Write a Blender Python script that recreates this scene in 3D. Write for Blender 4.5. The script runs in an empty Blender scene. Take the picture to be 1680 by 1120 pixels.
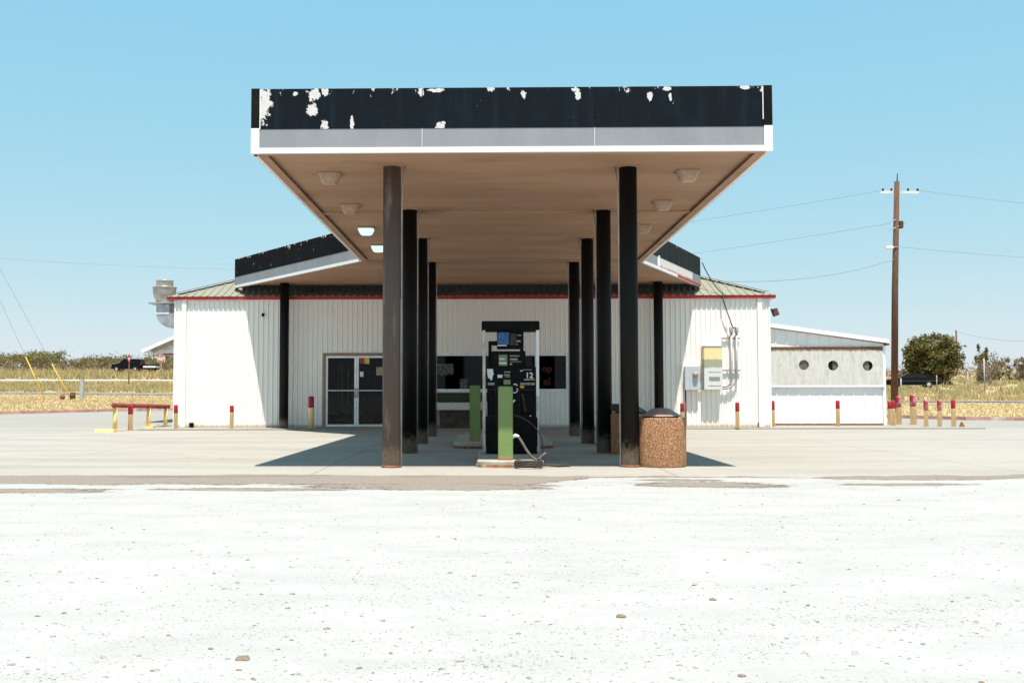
import bpy, bmesh, math, random
import numpy as np
from mathutils import Vector, Matrix, Euler

# ------------------------------------------------------------------ camera, world, sun, exposure
SC = bpy.context.scene
COL = SC.collection
R = math.radians
cam_d = bpy.data.cameras.new("camera")
cam = bpy.data.objects.new("camera", cam_d)
COL.objects.link(cam)
SC.camera = cam
cam_d.sensor_width = 36.0
cam_d.lens = 36.0
cam_d.shift_x = 64.0 / 1680.0
cam_d.clip_start = 0.05
cam_d.clip_end = 9000
cam.matrix_world = (Matrix.Translation((0, 0, 1.1)) @ Matrix.Rotation(R(1.1), 4, 'Z')
                    @ Matrix.Rotation(R(92.9), 4, 'X') @ Matrix.Rotation(R(-0.06), 4, 'Z'))
SC.view_settings.view_transform = 'Standard'
SC.view_settings.look = 'None'
SC.view_settings.gamma = 1
SC.view_settings.exposure = 0.7
SC.render.resolution_x, SC.render.resolution_y = 1024, 682

SUN_DIR = Vector((0.052, -0.313, 1.0)).normalized()
world = bpy.data.worlds.new("World")
SC.world = world
world.use_nodes = True
wn, wl = world.node_tree.nodes, world.node_tree.links
wn.clear()
sky = wn.new('ShaderNodeTexSky')
sky.sky_type = 'NISHITA'
sky.sun_disc = False
sky.sun_elevation = math.asin(SUN_DIR.z)
sky.sun_rotation = math.atan2(SUN_DIR.x, SUN_DIR.y)
sky.altitude = 200
sky.air_density = 1.0
sky.dust_density = 0.6
sky.ozone_density = 1.0
# the photograph's sky is even and cyan: each channel of the sky is compressed and scaled
sepc = wn.new('ShaderNodeSeparateColor')
comc = wn.new('ShaderNodeCombineColor')
wl.new(sky.outputs[0], sepc.inputs[0])
for ch, (pw, k) in enumerate(((.66, .957), (.25, 2.175), (.05, 3.34))):
    p1 = wn.new('ShaderNodeMath')
    p1.operation = 'POWER'
    p1.inputs[1].default_value = pw
    p2 = wn.new('ShaderNodeMath')
    p2.operation = 'MULTIPLY'
    p2.inputs[1].default_value = k
    wl.new(sepc.outputs[ch], p1.inputs[0])
    wl.new(p1.outputs[0], p2.inputs[0])
    wl.new(p2.outputs[0], comc.inputs[ch])
bg = wn.new('ShaderNodeBackground')
bg.inputs[1].default_value = 0.145
wo = wn.new('ShaderNodeOutputWorld')
wl.new(comc.outputs[0], bg.inputs[0])
wl.new(bg.outputs[0], wo.inputs[0])

sun_d = bpy.data.lights.new("sun", 'SUN')
sun_d.energy = 5.0
sun_d.angle = R(0.5)
sun_d.color = (1.0, 0.94, 0.85)
sun = bpy.data.objects.new("sun", sun_d)
COL.objects.link(sun)
sun.rotation_euler = (-SUN_DIR).to_track_quat('-Z', 'Y').to_euler()

rnd = random.Random(7)
rng = np.random.default_rng(11)

# ------------------------------------------------------------------ node helper and materials
class NT:
    def __init__(self, name):
        self.m = bpy.data.materials.new(name)
        self.m.use_nodes = True
        self.t = self.m.node_tree
        self.t.nodes.clear()
        self.out = self.t.nodes.new('ShaderNodeOutputMaterial')
        self._tc = None
    def new(self, typ, **kw):
        n = self.t.nodes.new(typ)
        for k, v in kw.items():
            setattr(n, k, v)
        return n
    def set(self, sock, v):
        if isinstance(v, bpy.types.NodeSocket):
            self.t.links.new(v, sock)
        elif isinstance(v, (int, float)):
            try:
                sock.default_value = v
            except TypeError:
                sock.default_value = (v, v, v)
        else:
            v = tuple(v)
            if sock.type == 'RGBA' and len(v) == 3:
                v = v + (1,)
            sock.default_value = v
    def obj(self):
        if self._tc is None:
            self._tc = self.new('ShaderNodeTexCoord')
        return self._tc.outputs['Object']
    def map(self, scale=(1, 1, 1), loc=(0, 0, 0), v=None):
        n = self.new('ShaderNodeMapping')
        self.set(n.inputs['Vector'], v or self.obj())
        self.set(n.inputs['Scale'], scale)
        self.set(n.inputs['Location'], loc)
        return n.outputs[0]
    def noise(self, scale=5, detail=4, rough=.55, v=None, dist=0):
        n = self.new('ShaderNodeTexNoise')
        self.set(n.inputs['Vector'], v or self.obj())
        self.set(n.inputs['Scale'], scale)
        self.set(n.inputs['Detail'], detail)
        self.set(n.inputs['Roughness'], rough)
        self.set(n.inputs['Distortion'], dist)
        return n.outputs[0]
    def voro(self, scale=5, v=None, feat='F1', out='Distance', rand=1):
        n = self.new('ShaderNodeTexVoronoi', feature=feat)
        self.set(n.inputs['Vector'], v or self.obj())
        self.set(n.inputs['Scale'], scale)
        self.set(n.inputs['Randomness'], rand)
        return n.outputs[out]
    def math(self, op, a, b=0.0, c=0.0, clamp=False):
        n = self.new('ShaderNodeMath', operation=op, use_clamp=clamp)
        self.set(n.inputs[0], a)
        self.set(n.inputs[1], b)
        self.set(n.inputs[2], c)
        return n.outputs[0]
    def vmath(self, op, a, b=(0, 0, 0)):
        n = self.new('ShaderNodeVectorMath', operation=op)
        self.set(n.inputs[0], a)
        self.set(n.inputs[1], b)
        return n.outputs['Value'] if op == 'LENGTH' else n.outputs[0]
    def sep(self, v=None):
        n = self.new('ShaderNodeSeparateXYZ')
        self.set(n.inputs[0], v or self.obj())
        return n.outputs
    def smooth(self, v, lo, hi):
        n = self.new('ShaderNodeMapRange', interpolation_type='SMOOTHSTEP')
        self.set(n.inputs[0], v)
        self.set(n.inputs[1], lo)
        self.set(n.inputs[2], hi)
        return n.outputs[0]
    def mix(self, fac, a, b, blend='MIX'):
        n = self.new('ShaderNodeMix', data_type='RGBA', blend_type=blend)
        self.set(n.inputs[0], fac)
        self.set(n.inputs[6], a)
        self.set(n.inputs[7], b)
        return n.outputs[2]
    def bump(self, h, strength=.3, dist=.01):
        n = self.new('ShaderNodeBump')
        self.set(n.inputs['Strength'], strength)
        self.set(n.inputs['Distance'], dist)
        self.set(n.inputs['Height'], h)
        return n.outputs[0]
    def island(self):
        n = self.new('ShaderNodeNewGeometry')
        return n.outputs['Random Per Island']
    def bsdf(self, col, rough=.7, metal=0, normal=None, spec=.4, alpha=None, emit=None, estr=0, trans=0, sub=None):
        n = self.new('ShaderNodeBsdfPrincipled')
        self.set(n.inputs['Base Color'], col)
        self.set(n.inputs['Roughness'], rough)
        self.set(n.inputs['Metallic'], metal)
        self.set(n.inputs['Specular IOR Level'], spec)
        if normal is not None:
            self.set(n.inputs['Normal'], normal)
        if emit is not None:
            self.set(n.inputs['Emission Color'], emit)
            self.set(n.inputs['Emission Strength'], estr)
        self.t.links.new(n.outputs[0], self.out.inputs[0])
        return n
    def done(self):
        return self.m

def sc(c, k):
    return tuple(min(1, x * k) for x in c)

def basic(name, col, rough=.7, var=.15, scale=3, metal=0, bump=0, bscale=40, stretch=(1, 1, 1), spec=.4, dirt=None, dcol=(.12, .07, .04), dscale=4):
    if max(col) < .6:
        col = sc(col, .88)
    n = NT(name)
    v = n.map(stretch)
    f = n.noise(scale, 5, .6, v)
    c = n.mix(n.smooth(f, .3, .7), sc(col, 1 - var), sc(col, 1 + var))
    if dirt:
        d = n.smooth(n.noise(dscale, 7, .65, n.map((1, 1, .5), (3, 7, 1))), 1 - dirt, 1 - dirt + .12)
        c = n.mix(d, c, dcol)
    nm = n.bump(n.noise(bscale, 5, .6, v), bump, .01) if bump else None
    n.bsdf(c, rough, metal, nm, spec)
    return n.done()

M = {}
M['black'] = basic('black_paint', (.0045, .0042, .0042), .6, .4, 6, dirt=.4, dcol=(.022, .018, .014), spec=.12, dscale=9)
M['black_plastic'] = basic('black_plastic', (.0035, .0035, .004), .6, .3, 8, spec=.12)
M['navy_metal'] = basic('navy_ribbed_metal', (.006, .008, .013), .3, .3, 6, spec=.5)
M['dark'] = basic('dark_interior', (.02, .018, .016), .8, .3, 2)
M['white_paint'] = basic('white_paint', (.78, .78, .77), .5, .06, 3, dirt=.26, dcol=(.5, .45, .38))
M['white_clean'] = basic('white_sheet', (.8, .8, .8), .5, .03, 3)
M['trim_white'] = basic('white_trim', (.8, .8, .8), .45, .04, 3, dirt=.24, dcol=(.55, .42, .36), dscale=6)
M['grey_band'] = basic('grey_band', (.28, .285, .30), .6, .08, 2, bump=.05, dirt=.27, dcol=(.34, .33, .35), stretch=(1, 1, .3))
M['red_trim'] = basic('red_trim', (.42, .022, .025), .45, .2, 3)
M['rail_red'] = basic('faded_rail_red', (.27, .06, .05), .8, .25, 4, dirt=.42, dcol=(.3, .13, .1), dscale=7)
M['alu'] = basic('aluminium', (.74, .75, .77), .4, .1, 4, metal=.2)
M['galv'] = basic('galvanised_metal', (.46, .46, .47), .42, .22, 5, metal=.75, dirt=.33, dcol=(.33, .26, .2))
M['fan_bowl'] = basic('weathered_fan_metal', (.5, .46, .42), .45, .22, 4, metal=.55, dirt=.4, dcol=(.36, .25, .18))
M['rust'] = basic('rust', (.22, .09, .04), .9, .4, 12, bump=.3)
M['rust_orange'] = basic('orange_rusted_steel', (.36, .16, .075), .9, .35, 9, bump=.3, dirt=.5, dcol=(.42, .36, .3), dscale=3)
M['wood_pole'] = basic('weathered_pole_wood', (.125, .06, .037), .9, .35, 5, stretch=(6, 6, .5), bump=.3, bscale=30)
M['bark'] = basic('bark', (.13, .1, .075), .95, .3, 8, bump=.4)
M['dead_wood'] = basic('bleached_branch', (.34, .28, .23), .95, .25, 8)
M['wire'] = basic('wire_grey', (.2, .23, .26), .6, .1, 2)
M['cable'] = basic('cable_brown', (.04, .025, .02), .7, .1, 2)
M['yellow'] = basic('yellow_paint', (.88, .58, .24), .7, .15, 5, dirt=.36, dcol=(.55, .45, .33))
M['guy_yellow'] = basic('yellow_guard', (.7, .42, .04), .6, .1, 2)
M['concrete_new'] = basic('island_concrete', (.40, .36, .31), .9, .15, 6, bump=.2, dirt=.3, dcol=(.42, .34, .27))
M['hose'] = basic('hose_rubber', (.06, .045, .038), .7, .3, 8)
M['hose_grey'] = basic('faded_hose', (.12, .095, .08), .8, .3, 8)
M['paper_reflection'] = basic('paper_and_reflection_grey', (.09, .105, .11), .9, .55, 14)  # grey for a card and for the reflection painted in the shop window
M['paper_white'] = basic('white_sticker', (.68, .7, .72), .8, .1, 12)
M['grey_post'] = basic('grey_post', (.4, .42, .43), .8, .12, 4)
M['sign_red'] = basic('sign_red', (.5, .03, .04), .5, .1, 3)
M['sign_white'] = basic('sign_white', (.8, .78, .78), .5, .05, 3)
M['car_black'] = basic('black_car_paint', (.003, .003, .004), .3, .1, 2, spec=.2)
M['tyre'] = basic('tyre', (.015, .015, .015), .9, .2, 4)
M['tail'] = basic('tail_lamp', (.35, .01, .02), .25, .1, 4)
M['headlamp'] = basic('headlamp_glass', (.7, .7, .68), .2, .05, 4)
M['meter_grey'] = basic('meter_box_paint', (.5, .54, .58), .5, .06, 4)
M['conduit'] = basic('conduit_metal', (.42, .4, .4), .5, .2, 4, metal=.4, dirt=.33, dcol=(.3, .22, .17))
M['bracket_rust'] = basic('rusty_bracket', (.4, .33, .29), .8, .35, 14, dirt=.5, dcol=(.2, .1, .06), dscale=18)
M['soffit_light'] = basic('lamp_housing', (.44, .3, .2), .6, .1, 5)
M['plastic_lens'] = basic('dull_lens', (.46, .32, .235), .35, .12, 9)
M['bar_yellow'] = basic('bar_yellow', (.6, .42, .08), .6, .2, 5)
M['shelf'] = basic('dark_goods', (.05, .04, .035), .8, .5, 6)
M['poster'] = basic('poster_yellow', (.65, .5, .08), .8, .15, 9)
M['poster_red'] = basic('poster_red', (.45, .06, .04), .8, .15, 9)
M['poster_tan'] = basic('poster_tan', (.42, .33, .23), .8, .2, 9)
M['red_letter'] = basic('red_letter', (.07, .003, .005), .6, .1, 4)
M['orange'] = basic('orange_label', (.7, .28, .03), .6, .1, 4)
M['label_grey'] = basic('label_grey', (.28, .28, .27), .7, .35, 60)
M['label_green'] = basic('label_green', (.2, .25, .16), .7, .3, 50)
M['bench_green'] = basic('bench_green_board', (.03, .045, .02), .8, .3, 5)
M['bench_white'] = basic('bench_white_slab', (.6, .56, .52), .8, .12, 8, dirt=.34, dcol=(.1, .1, .07), dscale=9)
M['brown_panel'] = basic('brown_panel', (.09, .055, .04), .85, .35, 5)
M['stone'] = basic('pale_stone', (.5, .46, .42), .9, .3, 6)
M['rock'] = basic('brown_rock', (.22, .165, .125), .9, .3, 10, bump=.3)
M['lid'] = basic('faded_lid', (.3, .19, .165), .5, .18, 5, dirt=.3, dcol=(.3, .22, .2))
M['lid_black'] = basic('black_lid', (.02, .02, .022), .45, .18, 5)
M['kerb_paint'] = basic('faded_red_kerb', (.5, .27, .23), .9, .25, 2.5, dirt=.45, dcol=(.55, .5, .44), dscale=1.2)
M['road'] = basic('road_surface', (.2, .19, .19), .9, .12, 1)
M['road_pale'] = basic('pale_road_surface', (.6, .57, .52), .9, .1, 1)

def m_fascia(name, blobs, top, streak=True, base=(.005, .0085, .0125), thr=.66):
    """dark sheet with the paint flaked off in patches; blobs are flakes at (x, z, rx, rz) in the panel's own coordinates"""
    n = NT(name)
    s = n.sep()
    warp = n.noise(9, 5, .65)
    warp = n.math('ADD', n.math('SUBTRACT', warp, .5), n.math('MULTIPLY', n.math('SUBTRACT', n.noise(34, 4, .6), .5), .5))
    field = None
    for (x, z, rx, rz) in blobs:
        dx = n.math('DIVIDE', n.math('SUBTRACT', s[0], x), rx)
        dz = n.math('DIVIDE', n.math('SUBTRACT', s[2], z), rz)
        d = n.math('SQRT', n.math('ADD', n.math('MULTIPLY', dx, dx), n.math('MULTIPLY', dz, dz)))
        field = d if field is None else n.math('MINIMUM', field, d)
    # loose flakes, denser along the top edge
    fl = n.noise(7, 6, .7, n.map((1, 1, .55), (4, 2, 9)))
    up = n.math('MULTIPLY', n.smooth(s[2], top - .16, top), .1)
    fl = n.math('ADD', fl, up)
    mask = n.smooth(fl, thr + .045, thr + .06)
    if field is not None:
        f2 = n.math('ADD', field, n.math('MULTIPLY', warp, 2.6))
        mask = n.math('MAXIMUM', mask, n.math('SUBTRACT', 1, n.smooth(f2, .9, 1.0)))
    st = n.noise(3, 5, .6, n.map((2.2, 2.2, .12)))
    c = n.mix(n.smooth(st, .45, .8), base, sc(base, 2.0))
    c = n.mix(n.smooth(n.noise(2.5, 6, .6), .5, .8), c, (.006, .015, .021))
    fade = n.mix(n.noise(14, 4), (.5, .44, .42), (.72, .7, .68))
    c = n.mix(mask, c, fade)
    n.bsdf(c, .8, 0, n.bump(mask, .4, .004), .08)
    return n.done()

def m_soffit():
    n = NT('soffit_tan_paint')
    a = n.noise(.9, 4, .5, n.map((.3, 1.1, 1)))
    b = n.noise(1.3, 3, .5, n.map((.5, 1.2, 1), (5, 1, 0)))
    c = n.mix(n.smooth(a, .35, .7), (.44, .265, .172), (.355, .208, .132))
    c = n.mix(n.math('MULTIPLY', n.smooth(b, .56, .78), .55), c, (.22, .13, .08))
    c = n.mix(n.math('MULTIPLY', n.smooth(n.noise(11, 6, .7), .62, .75), .25), c, (.2, .12, .075))
    # sheet joints every 1.2 m across the depth
    s = n.sep()
    e = n.math('ABSOLUTE', n.math('SUBTRACT', n.math('FRACT', n.math('DIVIDE', s[1], 1.22)), .5))
    c = n.mix(n.math('MULTIPLY', n.smooth(e, .007, .003), .6), c, (.16, .1, .065))
    n.bsdf(c, .7, 0, n.bump(n.noise(30, 4), .06, .01), .25)
    return n.done()

def m_wall():
    n = NT('white_corrugated_sheet')
    s = n.sep()
    c = n.mix(n.noise(1.5, 5), (.82, .785, .735), (.85, .825, .785))
    # rust and splash marks along the foot of the sheet
    foot = n.smooth(n.math('ADD', s[2], n.math('MULTIPLY', n.noise(5, 6, .7), -.16)), .10, .0)
    c = n.mix(n.math('MULTIPLY', foot, .7), c, (.42, .28, .18))
    streak = n.smooth(n.noise(6, 6, .7, n.map((3, 3, .2))), .66, .76)
    c = n.mix(n.math('MULTIPLY', streak, .06), c, (.5, .36, .24))
    n.bsdf(c, .5, 0, None, .3)
    return n.done()

def m_roof():
    n = NT('tan_metal_roof')
    c = n.mix(n.noise(2, 5), (.235, .22, .16), (.31, .29, .22))
    n.bsdf(c, .5, .2, None, .4)
    return n.done()

def m_column(name, base, worn, amount):
    n = NT(name)
    s = n.sep()
    st = n.noise(5, 7, .7, n.map((1.6, 1.6, .22)))
    c = n.mix(n.smooth(st, .62 - amount, .78 - amount * .5), base, worn)
    foot = n.math('ADD', s[2], n.math('MULTIPLY', n.noise(14, 6, .75), -.55))
    ft = n.smooth(foot, .12, -.12)
    c = n.mix(ft, c, n.mix(n.noise(30, 4), (.11, .085, .065), (.34, .28, .22)))
    n.bsdf(c, .6, 0, n.bump(st, .2, .01), .2)
    return n.done()

def m_bollard(name, cap=.3, faded=0.0, seed=0):
    """yellow pipe with a red painted top; the red starts `cap` below the rim (the pipe is 1 m tall in its own coordinates)"""
    n = NT(name)
    s = n.sep()
    w = n.noise(12, 5, .7, n.map((1, 1, 1), (seed, seed * 2.1, seed)))
    e = n.math('ADD', s[2], n.math('MULTIPLY', n.math('SUBTRACT', w, .5), .05))
    mask = n.smooth(e, 1 - cap - .004, 1 - cap + .004)
    yel = n.mix(n.noise(5, 5, .6), (.85, .56, .24), (.92, .7, .42))
    red = n.mix(n.smooth(n.noise(7, 6, .7, n.map((1, 1, .6), (seed, 1, 3))), .62 - faded, .72 - faded * .5), (.34, .018, .03), (.52, .27, .28))
    c = n.mix(mask, yel, red)
    chip = n.smooth(n.noise(6, 6, .7, n.map((1, 1, .7), (seed * 3, 0, 0))), .67, .69)
    c = n.mix(chip, c, (.2, .1, .05))
    n.bsdf(c, .65, 0, None, .3)
    return n.done()

def m_green():
    n = NT('green_post_paint')
    c = n.mix(n.noise(6, 6, .65), (.14, .21, .065), (.22, .3, .11))
    c = n.mix(n.smooth(n.noise(9, 6, .7, n.map((1, 1, .5))), .6, .75), c, (.33, .37, .19))
    foot = n.smooth(n.math('ADD', n.sep()[2], n.math('MULTIPLY', n.noise(20, 5), -.1)), .03, -.03)
    c = n.mix(foot, c, (.38, .2, .09))
    n.bsdf(c, .6, 0, None, .35)
    return n.done()

def m_aggregate():
    n = NT('exposed_aggregate')
    cell = n.voro(130, out='Color')
    dist = n.voro(130, out='Distance')
    s = n.sep(cell)
    c = n.mix(n.smooth(s[0], .1, .8), (.34, .135, .05), (.55, .26, .1))
    c = n.mix(n.smooth(s[1], .84, .9), c, (.85, .68, .5))
    c = n.mix(n.smooth(s[2], .86, .9), c, (.09, .04, .02))
    c = n.mix(n.smooth(dist, .45, .7), c, (.2, .09, .045))
    n.bsdf(c, .75, 0, n.bump(n.math('SUBTRACT', 1, dist), .7, .012), .35)
    return n.done()

def m_gravel():
    n = NT('white_caliche_gravel')
    s = n.sep()
    big = n.noise(.25, 5, .6, n.map((.5, 1.5, 1)))
    mid = n.noise(1.6, 7, .68, n.map((.7, 1.4, 1)))
    fine = n.noise(45, 4, .7)
    zone = n.smooth(n.noise(.8, 6, .68, n.map((.6, 1.6, 1), (3, 8, 0))), .40, .62)
    c = n.mix(n.smooth(mid, .38, .64), (.372, .366, .356), (.335, .328, .318))
    c = n.mix(n.math('MULTIPLY', n.smooth(big, .5, .7), .3), c, (.3, .29, .28))
    c = n.mix(n.math('MULTIPLY', n.smooth(fine, .5, .72), n.math('MULTIPLY', zone, .5)), c, (.235, .22, .205))
    # dark stones and pits of three sizes, with stone shadows painted in
    def specks(scale, lo, hi, keep, col, off, w):
        v = n.map((1, 1, 1), (off, off * 1.7, 0))
        d = n.voro(scale, v)
        r = n.sep(n.voro(scale, v, out='Color'))
        m = n.math('MULTIPLY', n.smooth(d, hi, lo), n.smooth(r[0], keep, keep + .03))
        return n.math('MULTIPLY', m, n.math('ADD', .12, n.math('MULTIPLY', zone, w)))
    c = n.mix(specks(60, .2, .34, .62, 0, 0, .75), c, (.13, .11, .095))
    c = n.mix(specks(26, .16, .28, .74, 0, 4, .7), c, (.17, .13, .1))
    c = n.mix(specks(11, .1, .2, .86, 0, 9, .6), c, (.2, .13, .08))
    # worn tan ground: a band before the concrete on the left, and single patches
    wob = n.math('MULTIPLY', n.math('SUBTRACT', n.noise(1.5, 8, .72, n.map((.45, 1.5, 1))), .5), 2.4)
    wob2 = n.math('MULTIPLY', n.math('SUBTRACT', n.noise(9, 5, .7), .5), .5)
    wob = n.math('ADD', wob, wob2)
    f = n.math('SUBTRACT', n.math('SUBTRACT', s[1], 12.2), n.smooth(s[0], .3, 1.4))
    f = n.math('MULTIPLY', f, 2.2)
    for (cx, cy, rx, ry) in ((-.5, 12.0, 1.6, .55), (2.6, 12.25, 1.0, .4), (2.3, 12.9, .6, .2), (5.2, 13.2, 1.4, .35), (4.9, 12.3, .8, .2), (-5.5, 11.4, 1.7, .3), (-2.9, 11.6, 1.2, .2), (7.5, 14.0, 1.6, .3)):
        dx = n.math('DIVIDE', n.math('SUBTRACT', s[0], cx), rx)
        dy = n.math('DIVIDE', n.math('SUBTRACT', s[1], cy), ry)
        d = n.math('SQRT', n.math('ADD', n.math('MULTIPLY', dx, dx), n.math('MULTIPLY', dy, dy)))
        f = n.math('MAXIMUM', f, n.math('SUBTRACT', 1, d))
    f = n.math('ADD', f, wob)
    tan = n.mix(n.smooth(fine, .4, .7), (.25, .215, .182), (.145, .12, .1))
    rim = n.math('MULTIPLY', n.smooth(f, .0, .08), n.smooth(f, .5, .1))
    tan = n.mix(n.math('MULTIPLY', rim, n.smooth(n.noise(16, 5, .7), .42, .6)), tan, (.075, .05, .04))
    c = n.mix(n.smooth(f, .02, .14), c, tan)
    h = n.math('ADD', n.math('MULTIPLY', fine, .5), n.math('SUBTRACT', mid, n.math('MULTIPLY', n.smooth(f, .02, .14), .6)))
    n.bsdf(c, .95, 0, n.bump(h, .4, .015), .15)
    return n.done()

def m_gravel_edge():
    """ragged strip where the worn tan ground shows between gravel and concrete"""
    n = NT('worn_tan_ground')
    mid = n.noise(1.6, 6, .7, n.map((.5, 1.6, 1)))
    fine = n.noise(30, 5, .7)
    c = n.mix(n.smooth(mid, .35, .65), (.235, .205, .175), (.175, .145, .12))
    c = n.mix(n.math('MULTIPLY', n.smooth(fine, .55, .72), .6), c, (.12, .09, .07))
    n.bsdf(c, .95, 0, n.bump(fine, .6, .02), .2)
    return n.done()

def m_lot():
    n = NT('old_concrete_pavement')
    s = n.sep()
    a = n.noise(.5, 6, .6, n.map((.35, 1.6, 1)))
    b = n.noise(4, 6, .65, n.map((.5, 1.3, 1)))
    f = n.noise(60, 4, .7)
    c = n.mix(n.smooth(a, .35, .7), (.335, .312, .278), (.285, .262, .23))
    c = n.mix(n.math('MULTIPLY', n.smooth(b, .52, .75), .4), c, (.19, .163, .14))
    c = n.mix(n.math('MULTIPLY', n.smooth(f, .62, .75), .25), c, (.165, .147, .13))
    # tar-filled cracks running across, and darker asphalt behind
    w = n.math('ADD', s[1], n.math('MULTIPLY', n.noise(.35, 5, .6), 2.6))
    cr = n.math('ABSOLUTE', n.math('SUBTRACT', n.math('FRACT', n.math('DIVIDE', w, 4.1)), .5))
    cr = n.math('MULTIPLY', n.smooth(cr, .014, .004), n.smooth(n.noise(.5, 4, .5, n.map((1, 1, 1), (9, 0, 0))), .45, .6))
    c = n.mix(n.math('MULTIPLY', cr, .55), c, (.17, .14, .12))
    for ax, per in ((0, 4.9), (1, 4.4)):
        j = n.math('ADD', s[ax], n.math('MULTIPLY', n.noise(3, 3), .03))
        j = n.math('ABSOLUTE', n.math('SUBTRACT', n.math('FRACT', n.math('DIVIDE', j, per)), .5))
        c = n.mix(n.math('MULTIPLY', n.smooth(j, .0045, .002), .5), c, (.14, .12, .1))
    far = n.smooth(s[1], 27, 36)
    c = n.mix(n.math('MULTIPLY', far, .55), c, (.232, .22, .203))
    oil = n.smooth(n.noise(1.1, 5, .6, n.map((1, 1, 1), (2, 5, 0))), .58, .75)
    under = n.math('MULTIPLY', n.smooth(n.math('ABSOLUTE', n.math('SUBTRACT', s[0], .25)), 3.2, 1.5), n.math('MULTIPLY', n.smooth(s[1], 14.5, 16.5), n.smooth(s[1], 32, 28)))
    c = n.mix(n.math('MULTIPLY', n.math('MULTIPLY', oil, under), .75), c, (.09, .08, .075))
    n.bsdf(c, .9, 0, n.bump(n.math('ADD', f, b), .2, .01), .25)
    return n.done()

def m_ground():
    n = NT('dry_grass_ground')
    a = n.noise(.09, 6, .6, n.map((1, 2.2, 1)))
    b = n.noise(1.2, 6, .7, n.map((1, 2, 1)))
    c = n.mix(n.smooth(a, .3, .7), (.44, .33, .185), (.35, .27, .13))
    c = n.mix(n.math('MULTIPLY', n.smooth(b, .5, .75), .6), c, (.5, .38, .2))
    n.bsdf(c, .95, 0, None, .1)
    return n.done()

def m_leaf(name, c1, c2, c3, scale=1.0, trans=.4):
    c1, c2, c3 = sc(c1, .88), sc(c2, .88), sc(c3, .88)
    n = NT(name)
    r = n.island()
    c = n.mix(n.smooth(n.noise(scale, 3, .5), .35, .65), c1, c2)
    c = n.mix(n.smooth(r, .55, 1), c, c3)
    p = n.bsdf(c, .7, 0, None, .25)
    t = n.new('ShaderNodeBsdfTranslucent')
    n.set(t.inputs[0], c)
    ms = n.new('ShaderNodeMixShader')
    n.set(ms.inputs[0], trans)
    n.t.links.new(p.outputs[0], ms.inputs[1])
    n.t.links.new(t.outputs[0], ms.inputs[2])
    n.t.links.new(ms.outputs[0], n.out.inputs[0])
    return n.done()

def m_glass(name='dark_window_glass', tr=.62, ior=1.25):
    n = NT(name)
    g = n.new('ShaderNodeBsdfGlossy')
    n.set(g.inputs['Color'], (.8, .85, .9))
    n.set(g.inputs['Roughness'], .03)
    t = n.new('ShaderNodeBsdfTransparent')
    n.set(t.inputs[0], (tr, tr, tr))
    f = n.new('ShaderNodeFresnel')
    n.set(f.inputs[0], ior)
    ms = n.new('ShaderNodeMixShader')
    n.set(ms.inputs[0], f.outputs[0])
    n.t.links.new(t.outputs[0], ms.inputs[1])
    n.t.links.new(g.outputs[0], ms.inputs[2])
    n.t.links.new(ms.outputs[0], n.out.inputs[0])
    return n.done()

def m_grey_panel():
    n = NT('weathered_grey_board')
    a = n.noise(2.5, 6, .65, n.map((2.2, 2.2, .5)))
    b = n.noise(7, 6, .7, n.map((1.2, 1, .7)))
    c = n.mix(n.smooth(a, .35, .7), (.6, .585, .55), (.5, .475, .435))
    c = n.mix(n.math('MULTIPLY', n.smooth(b, .52, .72), .5), c, (.3, .22, .15))
    s = n.sep()
    edge = n.smooth(n.math('ADD', s[2], n.math('MULTIPLY', n.noise(6, 6, .7), .22)), 2.56, 2.64)
    c = n.mix(edge, c, (.16, .085, .05))
    e2 = n.smooth(n.math('ADD', s[0], n.math('MULTIPLY', n.noise(5, 6, .7, n.map((1, 1, .4))), -.25)), -1.98, -2.06)
    c = n.mix(n.math('MULTIPLY', e2, .9), c, (.3, .16, .08))
    n.bsdf(c, .85, 0, n.bump(b, .2, .01), .2)
    return n.done()

def m_cabinet():
    n = NT('faded_cabinet_paint')
    s = n.sep()
    w = n.math('ADD', s[2], n.math('MULTIPLY', n.math('SUBTRACT', n.noise(8, 6, .7, n.map((1.5, 1, 1))), .5), .16))
    c = n.mix(n.smooth(w, .66, .70), (.6, .62, .6), (.33, .34, .24))
    c = n.mix(n.smooth(w, .92, .95), c, (.8, .62, .33))
    n.bsdf(c, .6, 0, None, .3)
    return n.done()

def m_faded_red():
    n = NT('sun_bleached_red_band')
    s = n.sep()
    w = n.noise(6, 7, .75)
    low = n.smooth(n.math('ADD', s[2], n.math('MULTIPLY', n.math('SUBTRACT', w, .5), .2)), 4.60, 4.52)
    c = n.mix(n.smooth(n.noise(14, 6, .7), .6, .72), (.72, .66, .62), (.35, .27, .25))
    c = n.mix(low, c, (.45, .03, .06))
    c = n.mix(n.smooth(n.noise(9, 6, .7, n.map((1, 1, 1), (5, 5, 5))), .66, .7), c, (.5, .05, .07))
    n.bsdf(c, .6, 0, None, .3)
    return n.done()

def m_lamp():
    n = NT('lit_lamp_lens')
    n.bsdf((.35, .42, .4), .3, 0, None, .4, emit=(.68, 1.0, .93), estr=.62)
    return n.done()

def m_screen():
    n = NT('blue_pump_screen')
    s = n.noise(22, 4, .6)
    c = n.mix(n.smooth(s, .4, .65), (.015, .06, .2), (.03, .14, .36))
    n.bsdf(c, .35, 0, None, .4)
    return n.done()

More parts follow.
